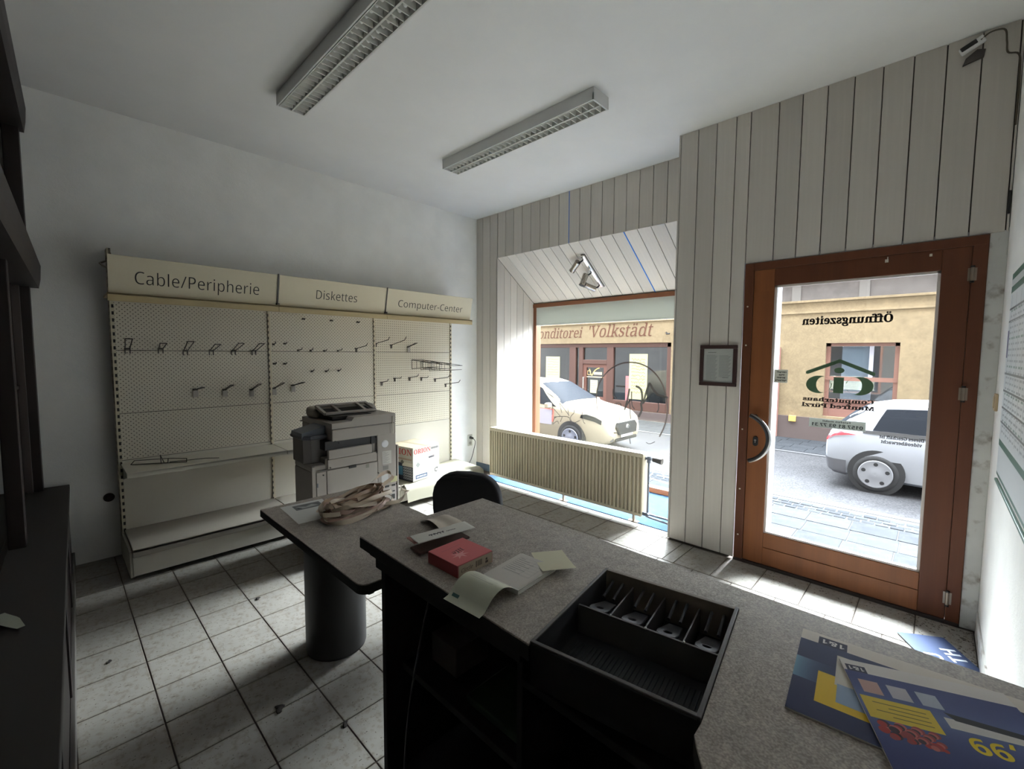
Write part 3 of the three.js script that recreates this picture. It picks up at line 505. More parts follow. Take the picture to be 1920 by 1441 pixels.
{ // silver hatchback driving off to the right; its rear fills the door pane
  const s = thing('hatchback', 'silver hatchback with a red tail light passing behind the glass door', 'car', [-1.32, STREET - 0.02, -9.98]);
  const paint = new THREE.MeshPhysicalMaterial({ color: lin(0.25, 0.26, 0.285), roughness: 0.5, ior: 1.18 });
  const st = [[0.0, .36, .74, .80, .6, .70, .58], [0.03, .28, .82, .92, .68, .78, .62], [0.12, .22, .9, 1.04, .72, .815, .63], [0.3, .2, .935, 1.22, .76, .835, .63], [0.52, .19, .95, 1.38, .79, .84, .62], [0.8, .19, .945, 1.445, .8, .845, .62], [1.3, .18, .93, 1.475, .8, .845, .62], [1.9, .18, .91, 1.47, .8, .845, .61], [2.4, .18, .89, 1.4, .8, .84, .6], [2.75, .18, .87, 1.18, .8, .84, .64], [3.05, .19, .85, .97, .79, .83, .7], [3.5, .2, .78, .86, .76, .8, .68], [3.8, .24, .66, .72, .68, .72, .6], [3.88, .32, .55, .6, .58, .62, .52]];
  const g = loft(st, ringOf), body = obj('body', toCreasedNormals(g.clone(), 0.6), paint, s);
  obj('side_window', skin(g, 0.62, 2.55, 5.25, 6.8, 1, 0.008, 0.15, 0.5), M.darkGlass, s);
  obj('rear_window', skin(g, 0.13, 0.5, 6.9, 13.1, 1, 0.008), M.darkGlass, s);
  obj('tail_light', [skin(g, 0.02, 0.42, 4.0, 5.2, 1, 0.012, 0.0, 0.2)], mat(lin(0.7, 0.02, 0.03), 0.15), s);
  obj('bumper', skin(g, 0.0, 0.3, 1.0, 2.7, 1, 0.01), mat(lin(0.1, 0.1, 0.11), 0.6), s);
  obj('window_trim', skin(g, 0.5, 2.7, 5.0, 5.22, 1, 0.012), M.black, s);
  for (const x of [0.69, 3.15]) { obj('wheel_arch', cyl(0.365, 0.365, [x, 0.33, 0.6], [x, 0.33, 0.853], 40), M.black, s); wheel(s, x, 0.315, 0.79, 0.315, 1, 5, new THREE.MeshPhysicalMaterial({ color: lin(0.2, 0.205, 0.22), roughness: 0.5, ior: 1.2 })); }
  for (const x of [0.69, 3.15]) wheel(s, x, 0.315, -0.76, 0.315, -1, 7, M.steel);
}
{ // cream taxi seen through the shop window, nose to the right
  const s = thing('taxi', 'cream taxi with a dark grille and red door stripe in the shop window', 'car', [-5.02, STREET - 0.02, -8.92]);
  const paint = new THREE.MeshPhysicalMaterial({ color: lin(0.24, 0.205, 0.15), roughness: 0.5, ior: 1.18 });
  const st = [[-4.3, .3, .8, .9, .62, .72, .6], [-4.2, .22, .95, 1.2, .74, .84, .66], [-3.8, .2, .98, 1.5, .8, .88, .68], [-3.0, .19, .97, 1.57, .83, .89, .68], [-2.3, .19, .96, 1.57, .83, .89, .68], [-1.95, .19, .955, 1.5, .83, .89, .67], [-1.55, .19, .95, 1.3, .83, .885, .7], [-1.15, .2, .95, 1.1, .83, .88, .76], [-0.95, .2, .94, 1.04, .83, .88, .78], [-0.6, .2, .9, .98, .82, .87, .78], [-0.28, .22, .84, .9, .78, .83, .74], [-0.1, .25, .74, .8, .7, .75, .66], [-0.02, .3, .62, .68, .62, .66, .58], [0.02, .36, .5, .54, .55, .58, .5]];
  const g = loft(st, ringOf); obj('body', toCreasedNormals(g.clone(), 0.6), paint, s);
  obj('windscreen', skin(g, -1.98, -1.18, 6.7, 13.3, 1, 0.008), M.darkGlass, s);
  obj('side_window', skin(g, -3.9, -1.3, 5.3, 6.9, 1, 0.008, 0.1, 0.55), M.darkGlass, s);
  obj('door_stripe', skin(g, -3.3, -1.35, 3.2, 4.4, 1, 0.006), mat(lin(0.6, 0.1, 0.07), 0.4), s);
  obj('door_emblem', skin(g, -1.9, -1.4, 3.0, 4.0, 1, 0.01), mat(lin(0.3, 0.28, 0.33), 0.4), s);
  obj('headlight', skin(g, -0.62, -0.14, 3.8, 5.2, 1, 0.012, 0.12, 0), M.dull, s);
  obj('headlight', skin(g, -0.62, -0.14, 14.8, 16.2, 1, 0.012, 0, 0), mat(lin(0.35, 0.36, 0.38), 0.1), s);
  const gr = obj('grille', prism([[-0.42, 0.02], [-0.34, -0.14], [0.34, -0.14], [0.42, 0.02], [0.36, 0.1], [-0.36, 0.1]], 0.05, 0.012).rotateY(Math.PI / 2).rotateZ(0.18).translate(0.01, 0.59, 0), M.dull, s);
  obj('star_badge', [new THREE.TorusGeometry(0.07, 0.012, 8, 24).rotateY(Math.PI / 2).translate(0.066, 0.57, 0), ...[0, 1, 2].map((k) => cyl(0.013, 0.004, [0.066, 0.57, 0], [0.066, 0.57 + 0.066 * Math.cos(k * 2.094), 0.066 * Math.sin(k * 2.094)], 6))], M.chrome, gr);
  obj('grille_bar', [cb(0.02, 0.015, 0.72, 0.056, 0.6, 0, 0.005), cb(0.02, 0.015, 0.72, 0.062, 0.53, 0, 0.005)], M.chrome, gr);
  obj('bumper_intake', [cb(0.05, 0.07, 0.9, 0.03, 0.33, 0, 0.02)], M.dull, s);
  obj('licence_plate', cb(0.02, 0.1, 0.5, 0.05, 0.43, 0, 0.005), M.white, s);
  obj('fog_light', [cyl(0.05, 0.05, [-0.1, 0.35, 0.5], [0.0, 0.35, 0.56], 12)], M.black, s);
  obj('mirror', [cb(0.12, 0.13, 0.18, -1.45, 1.02, 0.98, 0.04), cb(0.06, 0.05, 0.14, -1.45, 0.97, 0.88)], paint, s);
  obj('mirror', [cb(0.12, 0.13, 0.18, -1.4, 1.02, -0.98, 0.04), cb(0.06, 0.05, 0.14, -1.4, 0.97, -0.88)], paint, s);
  for (const x of [-0.86, -3.55]) { obj('wheel_arch', cyl(0.37, 0.37, [x, 0.34, 0.6], [x, 0.34, 0.895], 40), M.black, s); wheel(s, x, 0.32, 0.83, 0.32, 1, 5, mat(lin(0.2, 0.21, 0.26), 0.4, { metalness: 0.5 })); wheel(s, x, 0.32, -0.8, 0.32, -1, 5, M.steel); }
}
// ---------------------------------------------------------------- shop shelving along the left wall
const XP = -4.3, BAYS = [[-0.31, -1.345], [-1.345, -2.365], [-2.365, -3.38]];
{
  const names = ['left', 'middle', 'right'];
  const titles = ['Cable/Peripherie', 'Diskettes', 'Computer-Center'];
  BAYS.forEach(([za, zb], i) => {
    const s = thing('shelving_unit', ['cream perforated shelving bay headed Cable/Peripherie, with a long empty shelf', 'cream perforated shelving bay headed Diskettes, behind the copier', 'cream perforated shelving bay headed Computer-Center, nearest the window'][i], 'shelving', [XP, 0, 0]);
    const z0 = zb + 0.012, z1 = za - 0.012, w = za - zb;
    const pm = i === 2 ? M.pegGrid : M.peg;
    // perforated back panels, one above the other, and the plain one below
    for (const [a, b] of [[1.557, 1.93], [1.093, 1.553], [0.745, 1.089]]) obj('perforated_panel', bx(-0.014, 0, a, b, z0, z1, 0.002), pm, s);
    for (const y of [1.555, 1.091, 0.743]) obj('dark_seam_strip', bx(-0.02, -0.006, y - 0.008, y + 0.008, z0, z1), M.gap, s);  // added dark strips, the shade in the panel seams as colour
    obj('back_panel', bx(-0.014, 0, 0.2, 0.741, z0, z1, 0.002), M.plainPanel, s);
    // uprights
    const up = (z) => obj('upright', bx(-0.1, 0.012, 0.0, i === 0 && z === za ? 2.28 : 1.95, z - 0.011, z + 0.011, 0.002), M.slots, s);
    up(za); if (i === 2) up(zb);
    // base deck, front board, foot
    const dx = 0.49;
    obj('base_deck', [bx(-0.0, dx, 0.196, 0.222, zb + 0.002, za - 0.002, 0.005), bx(dx - 0.012, dx, 0.165, 0.218, zb + 0.002, za - 0.002, 0.004)], M.deck, s);
    obj('kick_board', i === 2 ? bx(dx - 0.034, dx - 0.02, 0.045, 0.192, zb + 0.004, za - 0.004, 0.003) : bx(dx - 0.034, dx - 0.02, 0.03, 0.192, zb + 0.002, za - 0.002, 0.003), M.plainPanel, s);
    obj('foot', [za, zb].slice(0, i === 2 ? 2 : 1).map((z) => bx(0, dx - 0.04, 0.02, 0.19, z - 0.012, z + 0.012)), M.cream, s);
    if (i === 0) obj('end_panel', bx(-0.1, dx - 0.03, 0.02, 0.2, za + 0.001, za + 0.013, 0.003), M.plainPanel, s);
    if (i < 2) { // the one long shelf on brackets
      const sh = obj('shelf', [bx(0.0, 0.37, 0.704, 0.72, zb + 0.003, za - 0.003, 0.003), bx(0.358, 0.37, 0.682, 0.716, zb + 0.003, za - 0.003, 0.003)], M.cream, s);
      obj('bracket', [za - 0.016, zb + 0.016].map((z) => prism([[0, 0.6], [0, 0.702], [0.34, 0.702], [0.34, 0.686]], 0.004).translate(0, 0, z)), M.cream, sh);
    }
    // canopy: the ledge and the lettered sign that leans on it
    const zr = i === 2 ? -3.5 : zb, zl = i === 0 ? -0.272 : za;
    obj('ledge', [bx(-0.06, 0.27, 1.93, 1.945, zr + 0.001, zl - 0.001, 0.003), bx(0.256, 0.27, 1.888, 1.944, zr + 0.001, zl - 0.001, 0.003)], M.ledge, s);
    const L = zl - zr - 0.012;
    const sg = obj('sign_board', bx(-0.006, 0, 0, 0.255, -L / 2, L / 2, 0.002), mat(lin(0.66, 0.6, 0.44), 0.5), s);
    sg.position.set(0.225, 1.947, (zl + zr) / 2 - 0.004); sg.rotation.z = -0.22;
    const t = canvasTex(1024, 256, (c, w2, h2) => { c.fillStyle = 'rgb(30,28,26)'; c.textBaseline = 'middle'; c.font = '100px sans-serif'; const m = c.measureText(titles[i]).width, wd = [0.75, 0.4, 0.77][i] * w2, x0 = [0.125, 0.3, 0.11][i] * w2; c.translate(x0, h2 * [0.55, 0.52, 0.55][i]); c.scale(wd / m, [1.22, 1.08, 1.0][i]); c.fillText(titles[i], 0, 0); c.lineWidth = 2.2; c.globalCompositeOperation = 'destination-out'; c.strokeText(titles[i], 0, 0); });
    const tx = obj('lettering', sheet(L, 0.255).rotateY(Math.PI / 2).translate(0.0012, 0.1275, 0), decal(t), sg);
    if (i) obj('sign_clip', [bx(0.2, 0.262, 1.944, 1.962, za - 0.01, za + 0.01, 0.003), bx(0.002, 0.012, 0, 0.26, -0.004, 0.004).rotateZ(-0.22).translate(0.222, 1.95, za)], mat(lin(0.1, 0.09, 0.08), 0.6), s);
    else obj('sign_clip', [bx(-0.08, 0.22, 2.2, 2.215, za + 0.002, za + 0.012), bx(0.2, 0.21, 1.96, 2.24, za + 0.004, za + 0.014), ...wire([[0.2, 2.1, za + 0.01], [0.24, 2.12, za + 0.05], [0.2, 2.14, za + 0.06], [0.22, 2.16, za + 0.02]], 0.006)], mat(lin(0.2, 0.17, 0.12), 0.6), s);
  });
  // the window bay's base is draped with a sheet of cream foil that sags over its front edge
  const ds = bent(1, 1, 14, 10, (u, v) => { const z = -2.4 - 1.03 * u, s = v * 0.78; const x = s < 0.5 ? XP + 0.02 + s : XP + 0.522 + (s - 0.5) * 0.13, y = s < 0.5 ? 0.229 + 0.006 * Math.sin(u * 7 + s * 9) : 0.226 - (s - 0.5) * 0.62; return [x + 0.006 * Math.sin(u * 5), y + (s > 0.5 ? 0.006 * Math.sin(u * 11) : 0), z - (s > 0.5 ? 0.02 * u : 0)]; });
  tag(obj('cover_sheet', ds, mat(lin(0.36, 0.34, 0.26), 0.45, { side: THREE.DoubleSide })), 'cream cover sheet draped over the shelving base under the carton', 'cover');
}
// peg hooks: [y, z, length, rise]
{
  const dir = (l, r) => { const n = Math.hypot(l, r); return [l / n, r / n]; };
  function hook(kind, [y, z, l, r], label, group) {
    const t = thing('peg_hook', label, 'hook', [XP, y, z], 0, group), g = [], w = kind === 'loop' ? 0.014 : 0.006;
    obj('foot', [cb(0.005, 0.012, kind === 'short' ? 0.022 : 0.036, 0.0025, 0, 0, 0.002), ...(kind === 'short' ? wire([[0.004, -0.012, 0.01], [0.012, -0.002, 0], [0.004, -0.012, -0.01]], 0.0025) : [cb(0.007, 0.04, 0.007, 0.0035, -0.016, w), cb(0.007, 0.04, 0.007, 0.0035, -0.016, -w)])], M.wire, t);
    const R0 = 0.0038;
    if (kind === 'loop' || kind === 'plate') obj('prong', [...wire([[0.002, 0, w], [l * 0.3, r * 0.25, w], [l, r, w + 0.006], [l, r, -w - 0.006], [l * 0.3, r * 0.25, -w], [0.002, 0, -w]], R0)], M.wire, t);
    else obj('prong', wire([[0.002, 0, 0], [l * 0.9, r * 0.7, 0], [l, r + 0.014, 0]], R0), M.wire, t);
    if (kind === 'plate') obj('price_holder', cb(0.005, 0.052, 0.036, 0.013, -0.034, 0, 0.002), mat(lin(0.4, 0.37, 0.34), 0.4), t);
    return t;
  }
  const ord = ['first', 'second', 'third', 'fourth', 'fifth', 'sixth', 'seventh', 'eighth', 'ninth', 'tenth'];
  [[1.567, -.385, .12, .07], [1.569, -.578, .14, .04], [1.555, -.732, .22, .07], [1.557, -.906, .22, .05], [1.558, -1.064, .24, .06], [1.559, -1.22, .22, .06]].forEach((h, i) => hook('loop', h, `double wire peg hook, ${ord[i]} from the left in the top row of the left bay`, 'loop hooks on the left bay'));
  [[1.245, -.786, .26, .03], [1.234, -.989, .24, .05], [1.223, -1.189, .24, .06], [1.225, -1.372, .24, .06], [1.243, -1.534, .26, .04]].forEach((h, i) => hook('plate', h, `wire peg hook with a grey price holder, ${ord[i]} from the left in the lower row`, 'hooks with price holders'));
  hook('plate', [1.617, -2.782, .16, .04], 'peg hook with a round holder, rightmost of the top row in the window bay', 'hooks with price holders');
  [[1.62, -1.38, .06, .01], [1.628, -1.474, .06, 0], [1.569, -1.591, .1, .01], [1.567, -1.704, .06, .01], [1.566, -1.834, .06, 0], [1.568, -1.969, .1, .01]].forEach((h, i) => hook('short', h, `stubby wire peg clip, ${ord[i]} from the left under the Diskettes sign, upper row`, 'short clips on the middle bay'));
  [[1.447, -1.38, .06, 0], [1.446, -1.468, .06, 0], [1.37, -1.71, .06, .01], [1.367, -1.846, .06, .01], [1.37, -1.971, .06, .01]].forEach((h, i) => hook('short', h, `stubby wire peg clip, ${ord[i]} from the left under the Diskettes sign, lower row`, 'short clips on the middle bay'));
  [[1.59, -2.162, .24, .04], [1.645, -2.382, .28, .05], [1.633, -2.565, .3, .07]].forEach((h, i) => hook('single', h, `long straight peg hook, ${ord[i]} from the left in the upper row towards the window`, 'long hooks near the window'));
  [[1.231, -2.444, .14, .03], [1.27, -2.603, .14, .01], [1.27, -2.793, .18, .03], [1.264, -2.952, .14, .01], [1.243, -3.145, .28, .04], [1.173, -3.303, .28, .05]].forEach((h, i) => hook('single', h, `straight peg hook, ${ord[i]} from the left in the lower row of the window bay`, 'long hooks near the window'));
  [-1.642, -1.905, -2.181].forEach((z, i) => hook('short', [1.862, z, .05, -.01], `small wire clip hanging just under the ledge, ${ord[i]} from the left in the middle bay`, 'clips under the ledge'));
  // wire baskets hooked into the window bay, one nested past the other
  for (const [k, z, y, lab] of [[0, -2.9, 1.47, 'leftmost of the thin wire holders hooked on the window bay'], [1, -3.02, 1.455, 'second of the thin wire holders hooked on the window bay'], [2, -3.14, 1.44, 'longest thin wire holder, jutting past the window bay edge']]) {
    const t = thing('wire_holder', lab, 'wire rack', [XP, y, z], 0, 'wire holders on the window bay'), L = 0.34 + k * 0.05, w = 0.075;
    obj('rim', wire([[0.004, 0, w], [L, -0.03, w * 0.8], [L, -0.03, -w * 0.8], [0.004, 0, -w], [0.004, 0, w]], 0.003), M.wire, t);
    obj('floor_wire', wire([[0.004, -0.1, w], [L, -0.075, w * 0.7], [L, -0.075, -w * 0.7], [0.004, -0.1, -w]], 0.003), M.wire, t);
    obj('rib', [0.004, 0.1, 0.2].flatMap((x) => [...wire([[x, -0.03 * x / L, w], [x, -0.1 + 0.07 * x, w]], 0.0025), ...wire([[x, -0.03 * x / L, -w], [x, -0.1 + 0.07 * x, -w]], 0.0025)]), M.wire, t);
  }
  const w = thing('wire_rack', 'bent wire frame lying on the left end of the long shelf', 'wire rack', [XP + 0.1, 0.724, -0.36]);
  obj('outer_wire', wire([[0.0, 0, 0], [0.02, 0.03, -0.02], [0.13, 0.035, -0.2], [0.11, 0.0, -0.2], [0, 0, 0], [0.19, 0.002, -0.3], [0.2, 0.03, -0.3], [0.13, 0.035, -0.2]], 0.003), M.wire, w);
  obj('long_wire', wire([[0.11, 0.003, -0.21], [0.2, 0.012, -0.42], [0.23, 0.006, -0.5]], 0.003), M.wire, w);
  obj('clip', wire([[0.1, 0.0, -0.18], [0.09, 0.06, -0.16], [0.12, 0.0, -0.16]], 0.003), M.wire, w);
}
// ---------------------------------------------------------------- copier
{
  const c = thing('copier', 'large grey-beige office copier standing in front of the shelving', 'copier', [-3.15, 0, -1.235]);
  const B = M.copier, D = M.copierDark;
  // local: x back from the front (negative), z away to the right (negative)
  obj('body', [bx(-0.33, 0, 0.05, 0.7, -0.675, -0.002, 0.012), bx(-0.55, -0.02, 0.05, 0.88, -0.67, -0.2, 0.015), bx(-0.32, -0.012, 0.698, 0.74, -0.12, 0, 0.012), bx(-0.32, -0.008, 0.7, 0.78, -0.17, -0.1, 0.008)], B, c);
  obj('side_column', bx(-0.5, 0.004, 0.48, 0.905, -0.675, -0.508, 0.008), B, c);
  obj('corner_frame', bx(-0.45, -0.03, 0.06, 0.87, -0.688, -0.655, 0.01), mat(lin(0.09, 0.085, 0.08), 0.6), c);
  obj('corner_post', bx(-0.1, 0.0, 0.06, 0.8, -0.7, -0.686, 0.004), B, c);
  const cab = obj('toner_housing', prismY([[-0.31, 0.0], [-0.13, 0.0], [-0.1, -0.04], [-0.1, -0.2], [-0.31, -0.2]], 0.735, 0.93, 0.008), D, c);
  obj('operator_panel', prismX([[0.02, 0.93], [0.02, 0.965], [-0.17, 1.01], [-0.17, 0.94]].map(([z, y]) => [z, y]), -0.31, -0.11), M.copierBlue, c);
  obj('operator_rim', prismY([[-0.32, 0.015], [-0.12, 0.015], [-0.08, -0.03], [-0.08, -0.16], [-0.32, -0.16]], 0.915, 0.945, 0.008), mat(lin(0.055, 0.06, 0.07), 0.5), c);
  // bypass tray and exit slot
  obj('exit_slot', bx(-0.3, -0.006, 0.838, 0.905, -0.508, -0.1, 0.004), M.black, c);
  obj('bypass_tray', [bx(-0.02, 0.014, 0.775, 0.842, -0.46, -0.118, 0.006), bx(-0.02, 0.006, 0.7, 0.773, -0.504, -0.112, 0.006)], B, c);
  obj('tray_gap', bx(-0.01, 0.003, 0.77, 0.9, -0.468, -0.459), M.black, c);
  obj('tray_hinge', [cb(0.012, 0.012, 0.014, 0.004, 0.89, -0.5, 0.003), cb(0.012, 0.012, 0.014, 0.004, 0.767, -0.502, 0.003)], M.black, c);
  obj('roller', cyl(0.022, 0.022, [-0.14, 0.85, -0.07], [-0.14, 0.85, -0.12], 14), M.black, c);
  const door = obj('side_door', bx(-0.012, 0.008, 0.06, 0.694, -0.504, -0.104, 0.005), B, c);
  obj('grip', [cb(0.008, 0.02, 0.06, 0.0082, 0.69, -0.3, 0.004)], M.black, door);
  obj('front_cover', [bx(-0.012, 0.006, 0.06, 0.69, -0.1, -0.03, 0.004), bx(-0.014, 0.003, 0.05, 0.735, -0.026, 0, 0.004)], B, c);
  obj('cover_latch', cb(0.006, 0.03, 0.012, 0.008, 0.6, -0.036, 0.003), M.copierBlue, c);
  obj('screw', [[0.668, -0.078], [0.712, -0.13], [0.6, -0.512], [0.885, -0.2], [0.9, -0.17]].map(([y, z]) => cyl(0.005, 0.005, [0.004, y, z], [0.013, y, z], 8)), M.black, c);
  // scanner, lid, feeder
  obj('scanner', bx(-0.55, 0.01, 0.9, 0.988, -0.672, -0.148, 0.008), B, c);
  obj('scanner_seam', bx(-0.6, 0.0115, 0.905, 0.982, -0.62, -0.618), D, c);
  obj('scanner_line', bx(-0.6, 0.0115, 0.9, 1.04, -0.648, -0.644), M.cream, c);
  const lid = obj('lid', [prismX([[-0.15, 0.99], [-0.15, 1.03], [-0.3, 1.036], [-0.32, 1.062], [-0.672, 1.062], [-0.672, 0.99]], -0.55, 0.004), bx(-0.52, -0.33, 1.03, 1.115, -0.69, -0.16, 0.03)], B, c);
  obj('lid_seam', bx(-0.61, 0.0, 0.986, 0.992, -0.668, -0.155), M.black, c);
  obj('feeder_well', bx(-0.34, -0.1, 1.036, 1.066, -0.52, -0.2, 0.004), M.blackMatt, lid);
  const tr = obj('feeder_tray', [bx(-0.35, -0.325, 1.118, 1.14, -0.6, -0.175, 0.008), bx(-0.185, -0.16, 1.07, 1.094, -0.6, -0.175, 0.008), ...[-0.19, -0.31, -0.52, -0.6].map((z) => prism([[-0.34, 1.118], [-0.17, 1.072], [-0.17, 1.092], [-0.34, 1.138]], 0.022).translate(0, 0, z))], B, c);
  obj('tray_floor', prism([[-0.34, 1.095], [-0.17, 1.05], [-0.17, 1.056], [-0.34, 1.102]], 0.42).translate(0, 0, -0.595), M.blackMatt, tr);
  // stickers on the service column
  obj('round_sticker', cyl(0.03, 0.03, [0.004, 0.825, -0.575], [0.0065, 0.825, -0.575], 24), mat(lin(0.62, 0.62, 0.64), 0.5), c);
  const lab = (name, y0, y1, z0, z1, draw) => obj(name, sheet(z1 - z0, y1 - y0).rotateY(Math.PI / 2).translate(0.0062, (y0 + y1) / 2, (z0 + z1) / 2), print(canvasTex(128, 160, draw)), c);
  lab('label', 0.66, 0.765, -0.63, -0.55, (x, w, h) => { x.fillStyle = 'rgb(176,172,166)'; x.fillRect(0, 0, w, h); x.fillStyle = 'rgb(110,110,108)'; for (let k = 0; k < 12; k++) x.fillRect(8, 10 + k * 12, 40 + (k * 37) % 60, 3); });
  lab('barcode', 0.61, 0.65, -0.605, -0.55, (x, w, h) => { x.fillStyle = 'rgb(150,146,140)'; x.fillRect(0, 0, w, h); x.fillStyle = 'rgb(70,68,66)'; for (let k = 0; k < 18; k++) x.fillRect(6 + k * 6.6, 10, 2 + (k * 5) % 4, 130); });
  lab('label', 0.505, 0.6, -0.6, -0.54, (x, w, h) => { x.fillStyle = 'rgb(178,178,176)'; x.fillRect(0, 0, w, h); });
  obj('label', sheet(0.03, 0.03).rotateY(Math.PI / 2).translate(0.0092, 0.675, -0.42), print(canvasTex(64, 64, (x, w, h) => { x.fillStyle = 'rgb(128,124,116)'; x.fillRect(0, 0, w, h); x.fillStyle = 'rgb(90,88,84)'; for (let k = 0; k < 6; k++) x.fillRect(6, 6 + k * 10, 50, 4); })), c);
  obj('yellow_tag', bx(0.0, 0.006, 0.5, 0.545, -0.68, -0.62, 0.001), mat(lin(0.42, 0.4, 0.22), 0.6), c);
  obj('socket_strip', [bx(-0.2, 0.002, 0.05, 0.475, -0.675, -0.508, 0.004)], mat(lin(0.36, 0.33, 0.3), 0.5), c);
  obj('port', [bx(-0.01, 0.0035, 0.466, 0.48, -0.61, -0.57), bx(-0.01, 0.0035, 0.466, 0.48, -0.665, -0.635), bx(-0.01, 0.0035, 0.42, 0.43, -0.66, -0.64), bx(-0.01, 0.0035, 0.36, 0.4, -0.66, -0.63), bx(-0.01, 0.0035, 0.3, 0.34, -0.66, -0.64)], M.black, c);
  obj('castor', [[-0.05, -0.06], [-0.05, -0.62], [-0.38, -0.06], [-0.38, -0.62]].map(([x, z]) => cyl(0.028, 0.028, [x, 0.028, z - 0.012], [x, 0.028, z + 0.012], 12)), M.rubber, c);
}
// ---------------------------------------------------------------- carton
{
  const c = thing('carton', 'white printed cardboard carton with red lettering ORION on the shelving base', 'box', [-4.02, 0.232, -2.655], 0.17);
  const w = 0.38, h = 0.345, wd = 0.38;
  const body = obj('carton_body', cb(w, h, wd, 0, h / 2, 0, 0.003), mat(lin(0.42, 0.41, 0.37), 0.7), c);
  const face = (draw) => print(canvasTex(512, 512, draw), 0.7);
  obj('printed_face', sheet(wd, h).rotateY(Math.PI / 2).translate(w / 2 + 0.0012, h / 2, 0), face((x, W, H) => {
    x.fillStyle = 'rgb(172,170,160)'; x.fillRect(0, 0, W, H); x.fillStyle = 'rgb(170,48,44)'; x.font = 'bold 96px serif'; x.save(); x.translate(14, 96); x.scale(0.98, 1); x.fillText('ORION', 0, 0); x.restore();
    x.fillStyle = 'rgb(70,66,70)'; x.font = 'bold 34px sans-serif'; for (let k = 0; k < 7; k++) x.fillRect(352 + k * 21, 40, 15, 32);
    x.save(); x.translate(350, 196); x.rotate(-0.06); x.fillRect(-50, -18, 112, 28); x.fillStyle = 'rgb(120,110,108)'; x.fillRect(30, -24, 34, 20); x.restore();
    x.fillStyle = 'rgb(110,116,112)'; x.save(); x.translate(92, 270); x.rotate(Math.PI / 4); x.fillRect(-30, -30, 60, 60); x.fillStyle = 'rgb(180,180,172)'; for (let k = -2; k < 3; k++) x.fillRect(-30, k * 12, 60, 3); x.restore();
    x.fillStyle = 'rgb(38,60,92)'; x.fillRect(48, 426, 222, 56); x.fillStyle = 'rgb(200,205,205)'; for (let k = 0; k < 7; k++) x.fillRect(66 + k * 28, 442, 18, 26);
    x.fillStyle = 'rgb(140,150,160)'; for (let k = 0; k < 9; k++) x.fillRect(60 + k * 22, 394, 16, 10);
    x.strokeStyle = 'rgb(40,40,40)'; x.lineWidth = 12; x.beginPath(); x.arc(452, 420, 30, 0.9, 5.2); x.stroke(); x.beginPath(); x.moveTo(452, 388); x.lineTo(488, 380); x.lineTo(474, 412); x.fillStyle = 'rgb(40,40,40)'; x.fill();
    x.fillStyle = 'rgb(70,70,70)'; x.font = '44px serif'; x.fillText('CE', 338, 452);
  }), body);
  obj('printed_face', sheet(w, h).translate(0, h / 2, wd / 2 + 0.0012), face((x, W, H) => {
    x.fillStyle = 'rgb(176,171,154)'; x.fillRect(0, 0, W, H); x.fillStyle = 'rgb(170,48,44)'; x.font = 'bold 130px serif'; x.save(); x.scale(1.05, 1); x.fillText('ORION', 20, 118); x.restore();
    x.fillStyle = 'rgb(150,120,100)'; for (let k = 0; k < 10; k++) x.fillRect(220 + k * 27, 168, 20, 26);
    x.fillStyle = 'rgb(34,38,50)'; x.fillRect(120, 246, 392, 266); x.fillStyle = 'rgb(198,192,172)'; x.fillRect(300, 232, 212, 60); x.fillStyle = 'rgb(60,110,130)'; x.fillRect(150, 300, 160, 140); x.fillStyle = 'rgb(200,202,196)'; for (let a = 0; a < 4; a++) for (let b = 0; b < 5; b++) x.fillRect(326 + a * 45, 306 + b * 40, 36, 26); x.fillStyle = 'rgb(40,44,60)'; for (let a = 0; a < 4; a++) for (let b = 0; b < 5; b++) x.fillRect(332 + a * 45, 311 + b * 40, 24, 16);
    x.fillStyle = 'rgb(90,88,76)'; x.save(); x.translate(300, 232); x.rotate(0.78); x.fillRect(-26, -26, 52, 52); x.restore();
  }), body);
  obj('lid_flap', [cb(w - 0.004, 0.004, wd / 2 - 0.003, 0, h + 0.001, wd / 4), cb(w - 0.004, 0.004, wd / 2 - 0.003, 0, h + 0.001, -wd / 4)], mat(lin(0.5, 0.43, 0.3), 0.8), body);
  obj('tape', cb(w + 0.002, 0.0016, 0.045, 0, h + 0.0036, 0), mat(lin(0.42, 0.35, 0.24), 0.4), body);
}
